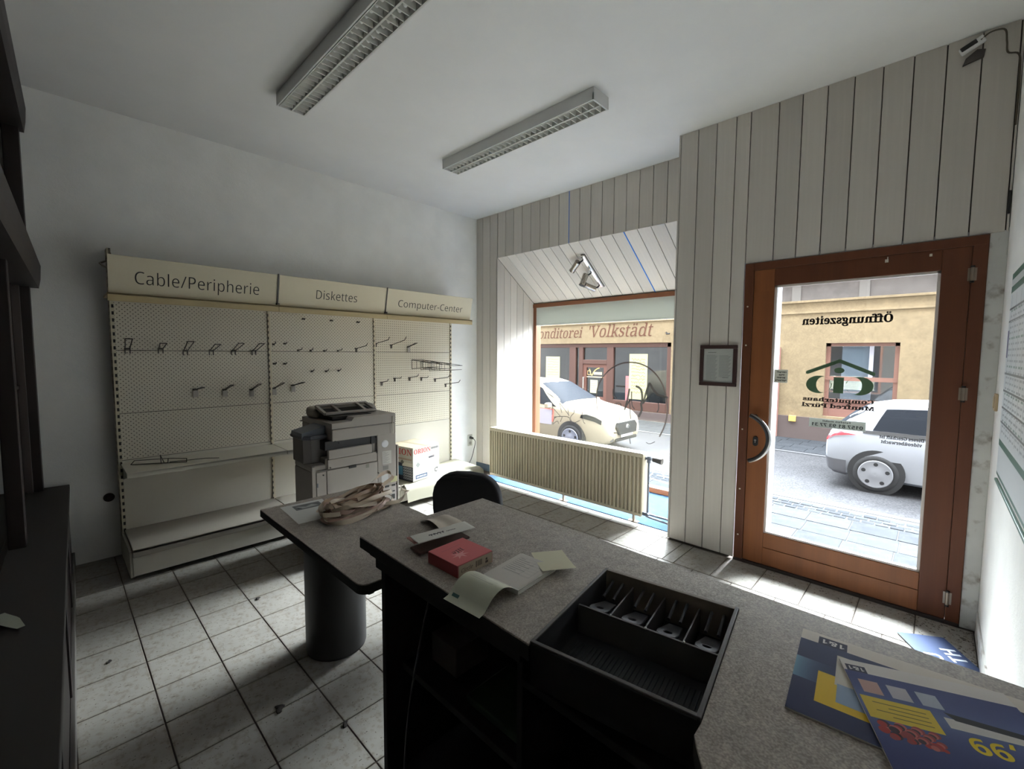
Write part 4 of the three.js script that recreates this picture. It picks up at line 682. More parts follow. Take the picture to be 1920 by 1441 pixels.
// ---------------------------------------------------------------- radiator under the window
{
  const r = thing('radiator', 'long cream panel radiator on short legs in front of the shop window', 'radiator', [-3.862, 0, -3.63]);
  const L = 2.0, y0 = 0.078, y1 = 0.655, n = 50, pts = [];
  // ribbed front sheet: a wave drawn as polygon in x, z and pushed up
  for (let i = 0; i <= n * 6; i++) { const x = L * i / (n * 6), w = Math.cos(i / 6 * 2 * Math.PI); pts.push([x, -0.011 + 0.011 * Math.max(-0.75, Math.min(0.75, w * 1.4)) / 0.75]); }
  const wave = prismY([...pts, [L, -0.03], [0, -0.03]], y0 + 0.03, y1 - 0.035);
  const flat = (dz, d) => [bx(0, L, y1 - 0.036, y1, dz - d, dz, 0.006), bx(0, L, y0, y0 + 0.032, dz - d, dz, 0.006)];
  obj('front_panel', [wave, ...flat(-0.001, 0.02)], M.radiator, r);
  obj('rear_panel', [bx(0, L, y0, y1, -0.108, -0.085, 0.008)], M.radiator, r);
  obj('top_grille', [bx(0.0, L, y1 - 0.006, y1 + 0.004, -0.106, -0.004, 0.003)], M.radiator, r);
  obj('grille_slot', [bx(0.03, L - 0.03, y1 + 0.0035, y1 + 0.0046, -0.075, -0.03)], M.gap, r);
  obj('end_cover', bx(-0.004, 0.004, y0 + 0.01, y1, -0.106, -0.004, 0.003), M.radiator, r);
  obj('end_cover', bx(L - 0.004, L + 0.004, y0 + 0.01, y1, -0.106, -0.004, 0.003), M.radiator, r);
  obj('air_vent', cyl(0.008, 0.008, [L, y1 - 0.055, -0.055], [L + 0.012, y1 - 0.055, -0.055], 8), M.steel, r);
  for (const x of [1.085, 1.9]) {
    const l = obj('leg', [bx(x - 0.012, x + 0.012, 0.004, 0.12, -0.066, -0.044, 0.003)], mat(lin(0.5, 0.42, 0.33), 0.5), r);
    obj('foot_plate', [bx(x - 0.05, x + 0.05, -0.001, 0.006, -0.075, -0.035, 0.002), cyl(0.006, 0.006, [x - 0.035, 0, -0.055], [x - 0.035, 0.012, -0.055], 8), cyl(0.006, 0.006, [x + 0.035, 0, -0.055], [x + 0.035, 0.012, -0.055], 8)], mat(lin(0.4, 0.3, 0.23), 0.6), l);
  }
  const v = obj('valve', [cyl(0.013, 0.013, [L, 0.612, -0.055], [L + 0.06, 0.612, -0.055], 12), cyl(0.017, 0.017, [L + 0.035, 0.575, -0.055], [L + 0.035, 0.635, -0.055], 12)], M.pipe, r);
  obj('thermostat_head', cyl(0.021, 0.028, [L + 0.075, 0.612, -0.055], [L + 0.16, 0.605, -0.055], 20), mat(lin(0.11, 0.1, 0.095), 0.6), v);
  obj('pipe', wire([[L + 0.035, 0.6, -0.055], [L + 0.035, 0.11, -0.055], [L + 0.06, 0.1, -0.055], [L + 0.34, 0.1, -0.055]], 0.0095, 8), M.pipe, r);
  obj('pipe', wire([[L + 0.01, 0.105, -0.03], [L + 0.06, 0.09, -0.02], [L + 0.34, 0.058, -0.05]], 0.0095, 8), M.pipe, r);
  obj('return_valve', [cyl(0.018, 0.018, [L + 0.0, 0.108, -0.03], [L + 0.05, 0.104, -0.03], 12), new THREE.SphereGeometry(0.02, 12, 8).translate(L + 0.045, 0.1, -0.03)], M.pipe, r);
}
// ---------------------------------------------------------------- socket, plug, cord
{
  const s = thing('wall_socket', 'beige double wall socket low on the wall beside the boards', 'socket', [XL, 0.4, -3.79]);
  obj('plate', bx(0, 0.012, -0.075, 0.075, -0.038, 0.038, 0.005), mat(lin(0.55, 0.54, 0.47), 0.4), s);
  obj('inlet', [cyl(0.021, 0.021, [0.006, 0.036, 0], [0.0135, 0.036, 0], 20), cyl(0.021, 0.021, [0.006, -0.036, 0], [0.0135, -0.036, 0], 20)], mat(lin(0.3, 0.29, 0.26), 0.5), s);
  const p = thing('power_plug', 'black plug in the wall socket with a grey cord hanging down', 'plug', [XL + 0.014, 0.436, -3.79]);
  obj('plug_body', [cyl(0.018, 0.014, [0, 0, 0], [0.045, -0.004, -0.006], 14)], M.black, p);
  obj('power_cord', new THREE.TubeGeometry(new THREE.CatmullRomCurve3([[0.045, -0.004, -0.006], [0.075, -0.04, -0.02], [0.06, -0.15, -0.01], [0.05, -0.26, 0.02], [0.06, -0.37, 0.1], [0.14, -0.427, 0.2], [0.4, -0.428, 0.3], [0.62, -0.428, 0.42], [0.8, -0.428, 0.62], [0.95, -0.428, 1.0]].map((q) => V(...q))), 70, 0.0045, 6), M.cord, p);
  tag(obj('hole_cover', [cyl(0.03, 0.033, [XL, 0.457, -0.245], [XL + 0.004, 0.457, -0.245], 16), new THREE.SphereGeometry(0.02, 10, 8).scale(0.35, 1, 1).translate(XL + 0.004, 0.457, -0.245)], mat(lin(0.035, 0.02, 0.014), 0.7)), 'dark round hole cover low on the wall left of the shelving', 'socket');
}
// ---------------------------------------------------------------- desk with a drum leg
{
  const d = thing('desk', 'low grey speckled desk return on a black drum leg', 'desk', [0, 0, 0]);
  obj('desktop', prismY([[-2.442, -0.698], [-1.42, -0.698], ...arcPts(-1.42, -0.738, 0.04, Math.PI / 2, 0.4, 5).slice(1), [-1.375, -1.248], [-2.442, -1.248]], 0.745, 0.75, 0.001), M.lam, d);
  obj('desktop_shade_edge', prismY([[-2.442, -0.698], [-1.42, -0.698], ...arcPts(-1.42, -0.738, 0.04, Math.PI / 2, 0.4, 5).slice(1), [-1.375, -1.248], [-2.442, -1.248]], 0.712, 0.7451, 0.0015), M.blackMatt, d);  // black edge under the desktop, shade painted into its colour
  obj('apron', bx(-2.0, -1.46, 0.66, 0.712, -0.79, -0.765, 0.004), M.blackMatt, d);
  const leg = obj('drum_leg', cyl(0.15, 0.15, [-2.235, 0.012, -0.985], [-2.235, 0.712, -0.985], 48), mat(lin(0.018, 0.0175, 0.018), 0.5), d);
  obj('drum_base', cyl(0.146, 0.15, [-2.235, -0.0, -0.985], [-2.235, 0.02, -0.985], 48), M.blackMatt, leg);
}
{ // sheet on the desk
  const g = new THREE.PlaneGeometry(0.21, 0.297); g.userData.uvDone = true;
  g.rotateX(-Math.PI / 2);
  const p = obj('paper_sheet', g, print(canvasTex(300, 420, (c, w, h) => { c.fillStyle = 'rgb(214,214,210)'; c.fillRect(0, 0, w, h); c.fillStyle = 'rgb(112,114,114)'; c.fillRect(70, 40, 190, 110); c.fillStyle = 'rgb(78,80,82)'; c.fillRect(90, 96, 150, 30); c.fillStyle = 'rgb(170,172,170)'; c.beginPath(); c.moveTo(86, 60); c.lineTo(150, 100); c.lineTo(200, 70); c.lineTo(240, 120); c.lineTo(120, 130); c.fill(); }), 0.8));
  p.position.set(-2.245, 0.7515, -0.872); p.rotation.y = Math.PI / 2 - 0.06;
  tag(p, 'white sheet with a small grey picture lying on the low desk', 'paper');
}
{ // heap of ribbon strip
  const b = thing('ribbon_heap', 'tangled heap of pale paper tape bunched on the low desk', 'tape', [-2.09, 0.75, -1.02]);
  const tones = [lin(0.52, 0.4, 0.29), lin(0.52, 0.35, 0.28), lin(0.6, 0.5, 0.38), lin(0.34, 0.22, 0.14)].map((c) => mat(c, 0.5, { side: THREE.DoubleSide }));
  seed = 4242;
  function ribbon(pts, w, tilt) {
    const c = new THREE.CatmullRomCurve3(pts.map((p) => V(...p)), false, 'centripetal'), n = pts.length * 7, pos = [], idx = [];
    for (let i = 0; i <= n; i++) {
      const p = c.getPoint(i / n), t = c.getTangent(i / n), side = V(0, 1, 0).applyAxisAngle(t, tilt + Math.sin(i * 0.23) * 0.7), s = side.sub(t.clone().multiplyScalar(side.dot(t))).normalize().multiplyScalar(w / 2);
      const dy = Math.max(0, -(p.y - Math.abs(s.y)) + 0.001);
      pos.push(p.x + s.x, p.y + s.y + dy, p.z + s.z, p.x - s.x, p.y - s.y + dy, p.z - s.z);
      if (i < n) { const a = i * 2; idx.push(a, a + 1, a + 2, a + 1, a + 3, a + 2); }
    }
    const g = new THREE.BufferGeometry(); g.setAttribute('position', new THREE.Float32BufferAttribute(pos, 3)); g.setIndex(idx); g.computeVertexNormals(); return g;
  }
  // long axis of the heap lies along dir; loops lie around it
  const ax = V(-0.35, 0, -0.94), sd = V(0.94, 0, -0.35);
  for (let k = 0; k < 26; k++) {
    const pts = [], a0 = rr(0, 6), L = rr(0.12, 0.2), W = rr(0.05, 0.1), cx = rr(-0.05, 0.06), cz = rr(-0.04, 0.04), hh = rr(0.014, 0.1) * (1 - Math.abs(cx) * 5), N = 9 + Math.floor(rnd() * 6);
    for (let i = 0; i < N; i++) { const a = a0 + i * 0.72, l = cx + Math.cos(a) * L, w = cz + Math.sin(a) * W; pts.push([ax.x * l + sd.x * w, Math.max(0.012, hh * (0.75 + 0.35 * Math.sin(a * 1.3 + k))), ax.z * l + sd.z * w]); }
    obj('tape_loop', ribbon(pts, rr(0.016, 0.026), rr(-0.9, 1.3)), tones[k % 4], b);
  }
  // the loose ends that reach out to the right
  obj('tape_loop', ribbon([[0.04, 0.02, -0.1], [0.08, 0.02, -0.2], [0.02, 0.022, -0.28], [-0.02, 0.02, -0.33], [-0.1, 0.012, -0.36]], 0.03, 1.2), tones[2], b);
  obj('tape_loop', ribbon([[-0.05, 0.08, -0.05], [-0.09, 0.1, -0.15], [-0.14, 0.115, -0.24], [-0.17, 0.11, -0.3], [-0.14, 0.09, -0.31], [-0.09, 0.07, -0.22]], 0.02, 0.3), tones[0], b);
  obj('tape_loop', ribbon([[-0.1, 0.05, -0.1], [-0.12, 0.07, -0.2], [-0.16, 0.04, -0.27], [-0.13, 0.02, -0.22]], 0.016, 0.5), tones[1], b);
}
// ---------------------------------------------------------------- chair behind the counter
{
  const c = thing('office_chair', 'black upholstered office chair back peeping over the counter', 'chair', [-2.02, 0, -1.86], 0.42);
  const F = mat(lin(0.012, 0.0115, 0.014), 0.95);
  const shell = (w, h, d, cx, cy, cz, lean) => { const pts = []; const n = 28; for (let i = 0; i < n; i++) { const a = i / n * 2 * Math.PI, p = 2 / 3.6, c0 = Math.cos(a), s0 = Math.sin(a); pts.push([Math.sign(c0) * Math.abs(c0) ** p * w / 2, Math.sign(s0) * Math.abs(s0) ** p * h / 2]); } const g = new THREE.ExtrudeGeometry(new THREE.Shape(pts.map((q) => new THREE.Vector2(...q))), { depth: d, bevelEnabled: true, bevelSize: 0.016, bevelThickness: 0.018, bevelSegments: 4, curveSegments: 4 }); const p = g.attributes.position; for (let i = 0; i < p.count; i++) { const x = p.getX(i), y = p.getY(i); p.setZ(i, p.getZ(i) + 0.9 * x * x - 0.25 * y * y); } g.computeVertexNormals(); return g.rotateX(lean).translate(cx, cy, cz); };
  obj('backrest', toCreasedNormals(shell(0.4, 0.4, 0.03, 0, 0.645, 0.2, 0.12), 0.8), F, c);
  obj('seat', new RoundedBoxGeometry(0.46, 0.08, 0.44, 3, 0.035).translate(0, 0.44, -0.03), F, c);
  obj('back_bar', tube([[0, 0.4, 0.06], [0, 0.4, 0.22], [0, 0.46, 0.26], [0, 0.6, 0.25]], 0.016, 24, 8), M.black, c);
  obj('gas_column', [cyl(0.026, 0.026, [0, 0.1, 0], [0, 0.4, 0], 16), cyl(0.04, 0.036, [0, 0.09, 0], [0, 0.2, 0], 16)], M.black, c);
  for (let k = 0; k < 5; k++) { const a = k * 2 * Math.PI / 5 + 0.3, e = [Math.cos(a) * 0.27, 0.075, Math.sin(a) * 0.27]; const l = obj('foot', cyl(0.026, 0.016, [Math.cos(a) * 0.02, 0.1, Math.sin(a) * 0.02], e, 10), M.black, c); obj('castor', [cyl(0.027, 0.027, [e[0] - Math.sin(a) * 0.02, 0.027, e[2] + Math.cos(a) * 0.02], [e[0] + Math.sin(a) * 0.02, 0.027, e[2] - Math.cos(a) * 0.02], 12), cyl(0.007, 0.007, [e[0], 0.027, e[2]], e, 6)], M.rubber, l); }
}
// ---------------------------------------------------------------- counter
const HC = 0.925, TRAY = { x: -0.461, z: -0.9135, w: 0.347, d: 0.406, turn: 0.15 };
{
  const c = thing('sales_counter', 'black sales counter with a grey speckled top and cash tray cutout', 'counter', [0, 0, 0]);
  const top = [[-1.387, -0.7], ...[[-1, 1], [-1, -1], [1, -1], [1, 1]].map(([a, b]) => [TRAY.x + a * (TRAY.w / 2 + 0.002) * Math.cos(TRAY.turn) + b * (TRAY.d / 2 + 0.002) * Math.sin(TRAY.turn), TRAY.z - a * (TRAY.w / 2 + 0.002) * Math.sin(TRAY.turn) + b * (TRAY.d / 2 + 0.002) * Math.cos(TRAY.turn)]), [-0.256, -0.706], [-0.244, -0.685], [-0.223, -0.654], [-0.203, -0.615], [-0.19, -0.56], [-0.185, -0.05], [-0.18, 0.5], [XR - 0.006, 0.5], [XR - 0.006, -1.246], [-0.56, -1.252], [-1.387, -1.262]];
  obj('worktop', prismY(top, HC - 0.005, HC, 0.001), M.lam, c);
  obj('worktop_shade_edge', prismY(top, HC - 0.04, HC - 0.0049, 0.0015), M.blackMatt, c);  // edge below the laminate blackened, its shade put into the colour
  // under the top: two stepped bearers, then the carcass with an open front
  obj('bearer', [bx(-1.375, -0.66, HC - 0.07, HC - 0.041, -1.24, -0.725, 0.004), bx(-1.362, -0.68, HC - 0.115, HC - 0.07, -1.235, -0.74, 0.004)], M.blackMatt, c);
  obj('side_panel', bx(-1.35, -1.325, 0.0, HC - 0.115, -1.2, -0.755, 0.003), M.blackMatt, c);
  obj('back_panel', bx(-1.325, XR - 0.01, 0.0, HC - 0.041, -1.225, -1.2, 0.003), M.blackMatt, c);
  obj('divider', bx(-0.24, -0.215, 0.0, HC - 0.041, -1.2, 0.48, 0.003), M.blackMatt, c);
  obj('shelf', bx(-1.325, -0.24, 0.42, 0.445, -1.2, -0.82, 0.003), M.blackMatt, c);
  obj('base', bx(-1.34, -0.24, 0.0, 0.05, -1.2, -0.8, 0.003), M.blackMatt, c);
  obj('tray_bearer', [bx(-0.66, -0.24, 0.78, 0.8, -1.2, -0.72, 0.003), bx(-0.7, -0.68, 0.445, HC - 0.041, -1.2, -0.75, 0.003)], M.blackMatt, c);
}
{ // things on the dark shelf under the counter
  const g = (name, geo, m, label, cat) => tag(obj(name, geo, m), label, cat);
  g('book', bx(-1.02, -0.8, 0.447, 0.472, -1.05, -0.86, 0.004), mat(lin(0.05, 0.09, 0.05), 0.6), 'dark green book lying on the shelf under the counter', 'book');
  g('carton', bx(-1.26, -1.12, 0.447, 0.55, -1.05, -0.9, 0.004), mat(lin(0.13, 0.11, 0.1), 0.8), 'small dark box on the shelf under the counter beside the book', 'box');
  tag(obj('loose_cable', tube([[-1.12, 0.8, -0.8], [-1.13, 0.66, -0.77], [-1.2, 0.45, -0.78], [-1.24, 0.25, -0.78], [-1.25, 0.01, -0.77]], 0.004, 40, 6), M.cord), 'thin cable hanging down in front of the black counter', 'cable');
}
// cash tray let into the counter
{
  const t = thing('cash_tray', 'black cash tray let into the counter with four note clips', 'cash tray', [TRAY.x, HC, TRAY.z], TRAY.turn);
  const W = TRAY.w, D = TRAY.d, m = mat(lin(0.022, 0.022, 0.025), 0.55), rimM = mat(lin(0.075, 0.068, 0.062), 0.5);
  const dp = -0.085;
  obj('tray_floor', bx(-W / 2, W / 2, dp - 0.006, dp, -D / 2, D / 2, 0.002), m, t);
  for (const s of [-1, 1]) { const sw = obj('side_wall', cb(0.006, 0.088, D, s * (W / 2 - 0.0035), dp / 2, 0, 0.001), m, t); obj('rim', cb(0.009, 0.005, D, s * (W / 2 - 0.0035), 0.004, 0, 0.002), rimM, sw); }
  obj('back_wall', bx(-W / 2, W / 2, dp, 0.006, -D / 2, -D / 2 + 0.012, 0.002), mat(lin(0.2, 0.165, 0.13), 0.5), t);
  const fw = obj('front_wall', bx(-W / 2, W / 2, dp - 0.01, 0.0, D / 2 - 0.008, D / 2, 0.002), M.black, t);
  obj('rim', bx(-W / 2, W / 2, 0.0, 0.006, D / 2 - 0.01, D / 2, 0.002), rimM, fw);
  const zd = -0.016;
  obj('cross_wall', bx(-W / 2 + 0.007, W / 2 - 0.007, dp, -0.012, zd - 0.003, zd + 0.003, 0.001), mat(lin(0.09, 0.085, 0.08), 0.4), t);
  for (const k of [1, 2, 3]) obj('divider', bx(-W / 2 + k * W / 4 - 0.002, -W / 2 + k * W / 4 + 0.002, dp, -0.02, -D / 2 + 0.012, zd - 0.003, 0.001), mat(lin(0.07, 0.065, 0.065), 0.4), t);
  for (let k = 0; k < 4; k++) {
    const x = -W / 2 + (k + 0.5) * W / 4;
    const paddle = prism([[-0.016, -0.05], [0.016, -0.05], [0.024, 0.02], [0.02, 0.042], [0.008, 0.052], [-0.008, 0.052], [-0.02, 0.042], [-0.024, 0.02]], 0.004, 0.0015, [arcPts(0, 0.022, 0.011, 0, 2 * Math.PI, 16).slice(0, 16)]);
    const p = obj('note_clip', paddle.rotateX(Math.PI / 2 - 0.28).translate(x, -0.04, -0.085), mat(lin(0.075, 0.075, 0.082), 0.45), t);
    obj('clip_arm', [cyl(0.004, 0.004, [x - 0.014, -0.02, -0.19], [x - 0.014, -0.034, -0.12], 8), cyl(0.004, 0.004, [x + 0.014, -0.02, -0.19], [x + 0.014, -0.034, -0.12], 8)], mat(lin(0.05, 0.05, 0.055), 0.45), p);
    if (k) obj('rivet', new THREE.SphereGeometry(0.003, 8, 6).translate(-W / 2 + k * W / 4 + 0.006, -0.011, zd + 0.001), M.steel, t);
  }
  for (let k = 0; k < 30; k++) obj('rib', bx(-W / 2 + 0.022 + k * 0.0106, -W / 2 + 0.0255 + k * 0.0106, dp - 0.0005, dp + 0.0035, 0.02, D / 2 - 0.03, 0.001), m, t);
}
// on the counter
{
  const b = thing('red_box', 'flat red carton with a faded star print and white end', 'box', [-0.995, HC + 0.0005, -0.818], 0.02);
  obj('carton_body', bx(-0.07, 0.066, 0, 0.035, -0.068, 0.068, 0.0015), mat(lin(0.36, 0.07, 0.075), 0.55), b);
  const tx = obj('printed_top', sheet(0.134, 0.134).rotateX(-Math.PI / 2).translate(-0.002, 0.0358, 0), print(canvasTex(400, 400, (c, w, h) => {
    c.translate(w / 2, h / 2); c.rotate(Math.PI / 2 - 0.05); c.translate(-w / 2, -h / 2);
    c.fillStyle = 'rgb(205,98,100)'; c.fillRect(-100, -100, 600, 600); c.fillStyle = 'rgb(222,146,144)'; c.beginPath(); for (let k = 0; k < 14; k++) { const a = k * Math.PI / 7, r = k % 2 ? 34 : 92; c.lineTo(252 + Math.cos(a) * r, 150 + Math.sin(a) * r * 0.8); } c.fill(); c.fillStyle = 'rgb(92,44,44)'; c.font = 'italic bold 78px serif'; c.save(); c.translate(150, 250); c.rotate(-0.12); c.fillText('life', 0, 0); c.restore(); c.fillStyle = 'rgb(184,96,98)'; c.fillRect(110, 300, 220, 8);
  })), b);
  obj('printed_end', sheet(0.13, 0.033).rotateY(Math.PI / 2).translate(0.0668, 0.0175, 0), print(canvasTex(400, 110, (c, w, h) => { c.fillStyle = 'rgb(172,158,136)'; c.fillRect(0, 0, w, h); c.fillStyle = 'rgb(70,56,48)'; c.font = 'italic 50px serif'; c.fillText('Circle', 24, 72); c.fillRect(200, 24, 10, 60); for (let k = 0; k < 12; k++) c.fillRect(216 + k * 5, 24, 2 + (k % 3), 56); c.beginPath(); c.arc(330, 46, 12, 0, 7); c.fill(); c.fillRect(316, 62, 34, 24); })), b);
}
{
  const e = (name, label, cat, w, h, pos, ry, rx, rz, t) => { const g = sheet(w, h); const o = obj(name, [g.rotateX(-Math.PI / 2), bx(-w / 2, w / 2, -0.003, -0.0006, -h / 2, h / 2)].slice(0, 1), t); o.position.set(...pos); o.rotation.set(rx, ry, rz, 'YXZ'); return tag(o, label, cat); };
  // open envelopes piled on the red box
  const env = thing('envelope', 'white envelope with handwriting lying across the red box', 'envelope', [-1.137, HC + 0.039, -0.858], 1.42);
  obj('envelope_front', bx(-0.1, 0.1, 0, 0.0035, -0.032, 0.032, 0.001), M.paper, env);
  obj('handwriting', sheet(0.19, 0.06).rotateX(-Math.PI / 2).translate(0, 0.0042, 0), print(canvasTex(400, 128, (c, w, h) => { c.fillStyle = 'rgb(214,212,204)'; c.fillRect(0, 0, w, h); c.strokeStyle = 'rgb(44,40,48)'; c.lineWidth = 7; c.beginPath(); c.moveTo(96, 76); for (let k = 0; k < 10; k++) c.quadraticCurveTo(104 + k * 11, 44 + (k % 3) * 8, 110 + k * 11, 78 - (k % 2) * 10); c.stroke(); c.lineWidth = 4; c.beginPath(); c.moveTo(226, 78); for (let k = 0; k < 6; k++) c.quadraticCurveTo(232 + k * 12, 58, 238 + k * 12, 78); c.stroke(); })), env);
  obj('flap', bx(0.06, 0.115, -0.006, -0.003, -0.05, 0.02, 0.001), M.paper, env);
  tag(obj('red_leaflet', bx(-0.105, 0.1, 0, 0.004, -0.026, 0.03, 0.001).rotateY(1.44).translate(-1.168, HC + 0.026, -0.868), mat(lin(0.45, 0.2, 0.17), 0.6)), 'red and white leaflet under the white envelope by the red box', 'leaflet');
  tag(obj('wallet_card', bx(-0.1, 0.09, 0, 0.008, -0.03, 0.03, 0.002).rotateY(1.5).translate(-1.135, HC + 0.005, -0.855), mat(lin(0.1, 0.05, 0.04), 0.6)), 'dark brown card folder under the envelopes beside the red box', 'folder');
  const cr = bent(1, 1, 10, 8, (u, v) => [(u - 0.5) * 0.17, 0.003 + 0.012 * Math.abs(Math.sin(u * 3.1)) * (0.4 + v) + 0.004 * Math.sin(v * 8), (v - 0.5) * 0.11 - 0.02 * u]);
  const cp = obj('crumpled_paper', cr, mat(lin(0.56, 0.5, 0.42), 0.85, { side: THREE.DoubleSide })); cp.position.set(-1.26, HC + 0.001, -0.955); cp.rotation.y = -0.25; tag(cp, 'creased beige slip of paper behind the red box', 'paper');
}
{ // receipt book lying open
  const n = thing('receipt_book', 'open receipt book whose pale green cover curls over the counter edge', 'book', [-0.815, HC + 0.0005, -0.8], 0.06);
  // block of slips to the rear, cover folded forward over the edge
  const stack = []; for (let k = 0; k < 6; k++) stack.push(bx(-0.064 + k * 0.0006, 0.064 + (k % 2) * 0.001, k * 0.0022, k * 0.0022 + 0.0018, -0.172 - (k % 3) * 0.002, -0.004));
  obj('page_block', stack, M.paper, n);
  obj('top_slip', sheet(0.126, 0.166).rotateX(-Math.PI / 2).rotateY(0.02).translate(0, 0.0142, -0.09), print(canvasTex(300, 400, (c, w, h) => { c.fillStyle = 'rgb(196,190,182)'; c.fillRect(0, 0, w, h); c.strokeStyle = 'rgb(150,146,142)'; c.lineWidth = 2; c.strokeRect(40, 40, 220, 220); for (let k = 0; k < 6; k++) { c.beginPath(); c.moveTo(40, 70 + k * 36); c.lineTo(260, 70 + k * 36); c.stroke(); } c.beginPath(); c.moveTo(180, 40); c.lineTo(180, 260); c.stroke(); c.fillStyle = 'rgb(120,116,114)'; for (let k = 0; k < 9; k++) c.fillRect(50, 54 + k * 24, 40 + (k * 53) % 110, 5); })), n);
  const curl = bent(1, 1, 3, 16, (u, v) => { const a = v * 0.165; const y = 0.014 + 0.028 * Math.sin(Math.min(1, v * 1.15) * Math.PI) * (v < 0.87 ? 1 : 0.9) - (v > 0.7 ? (v - 0.7) * 0.035 : 0); return [(u - 0.5) * 0.128, Math.max(0.004, y), a * 0.86 - 0.004]; });
  obj('cover', curl, print(canvasTex(300, 400, (c, w, h) => { c.fillStyle = 'rgb(196,198,178)'; c.fillRect(0, 0, w, h); c.fillStyle = 'rgb(150,150,138)'; for (let k = 0; k < 7; k++) c.fillRect(40, 40 + k * 22, 60 + (k * 71) % 150, 4); c.fillStyle = 'rgb(60,96,92)'; c.fillRect(24, 330, 56, 18); }), 0.6), n);
  tag(obj('loose_slip', bent(1, 1, 6, 6, (u, v) => [(u - 0.5) * 0.13, 0.012 + 0.006 * u * u, (v - 0.5) * 0.1]).rotateY(-0.6).translate(-0.79, HC + 0.001, -1.0), mat(lin(0.66, 0.63, 0.46), 0.8, { side: THREE.DoubleSide })), 'pale yellow loose slip sticking out behind the open receipt book', 'paper');
}
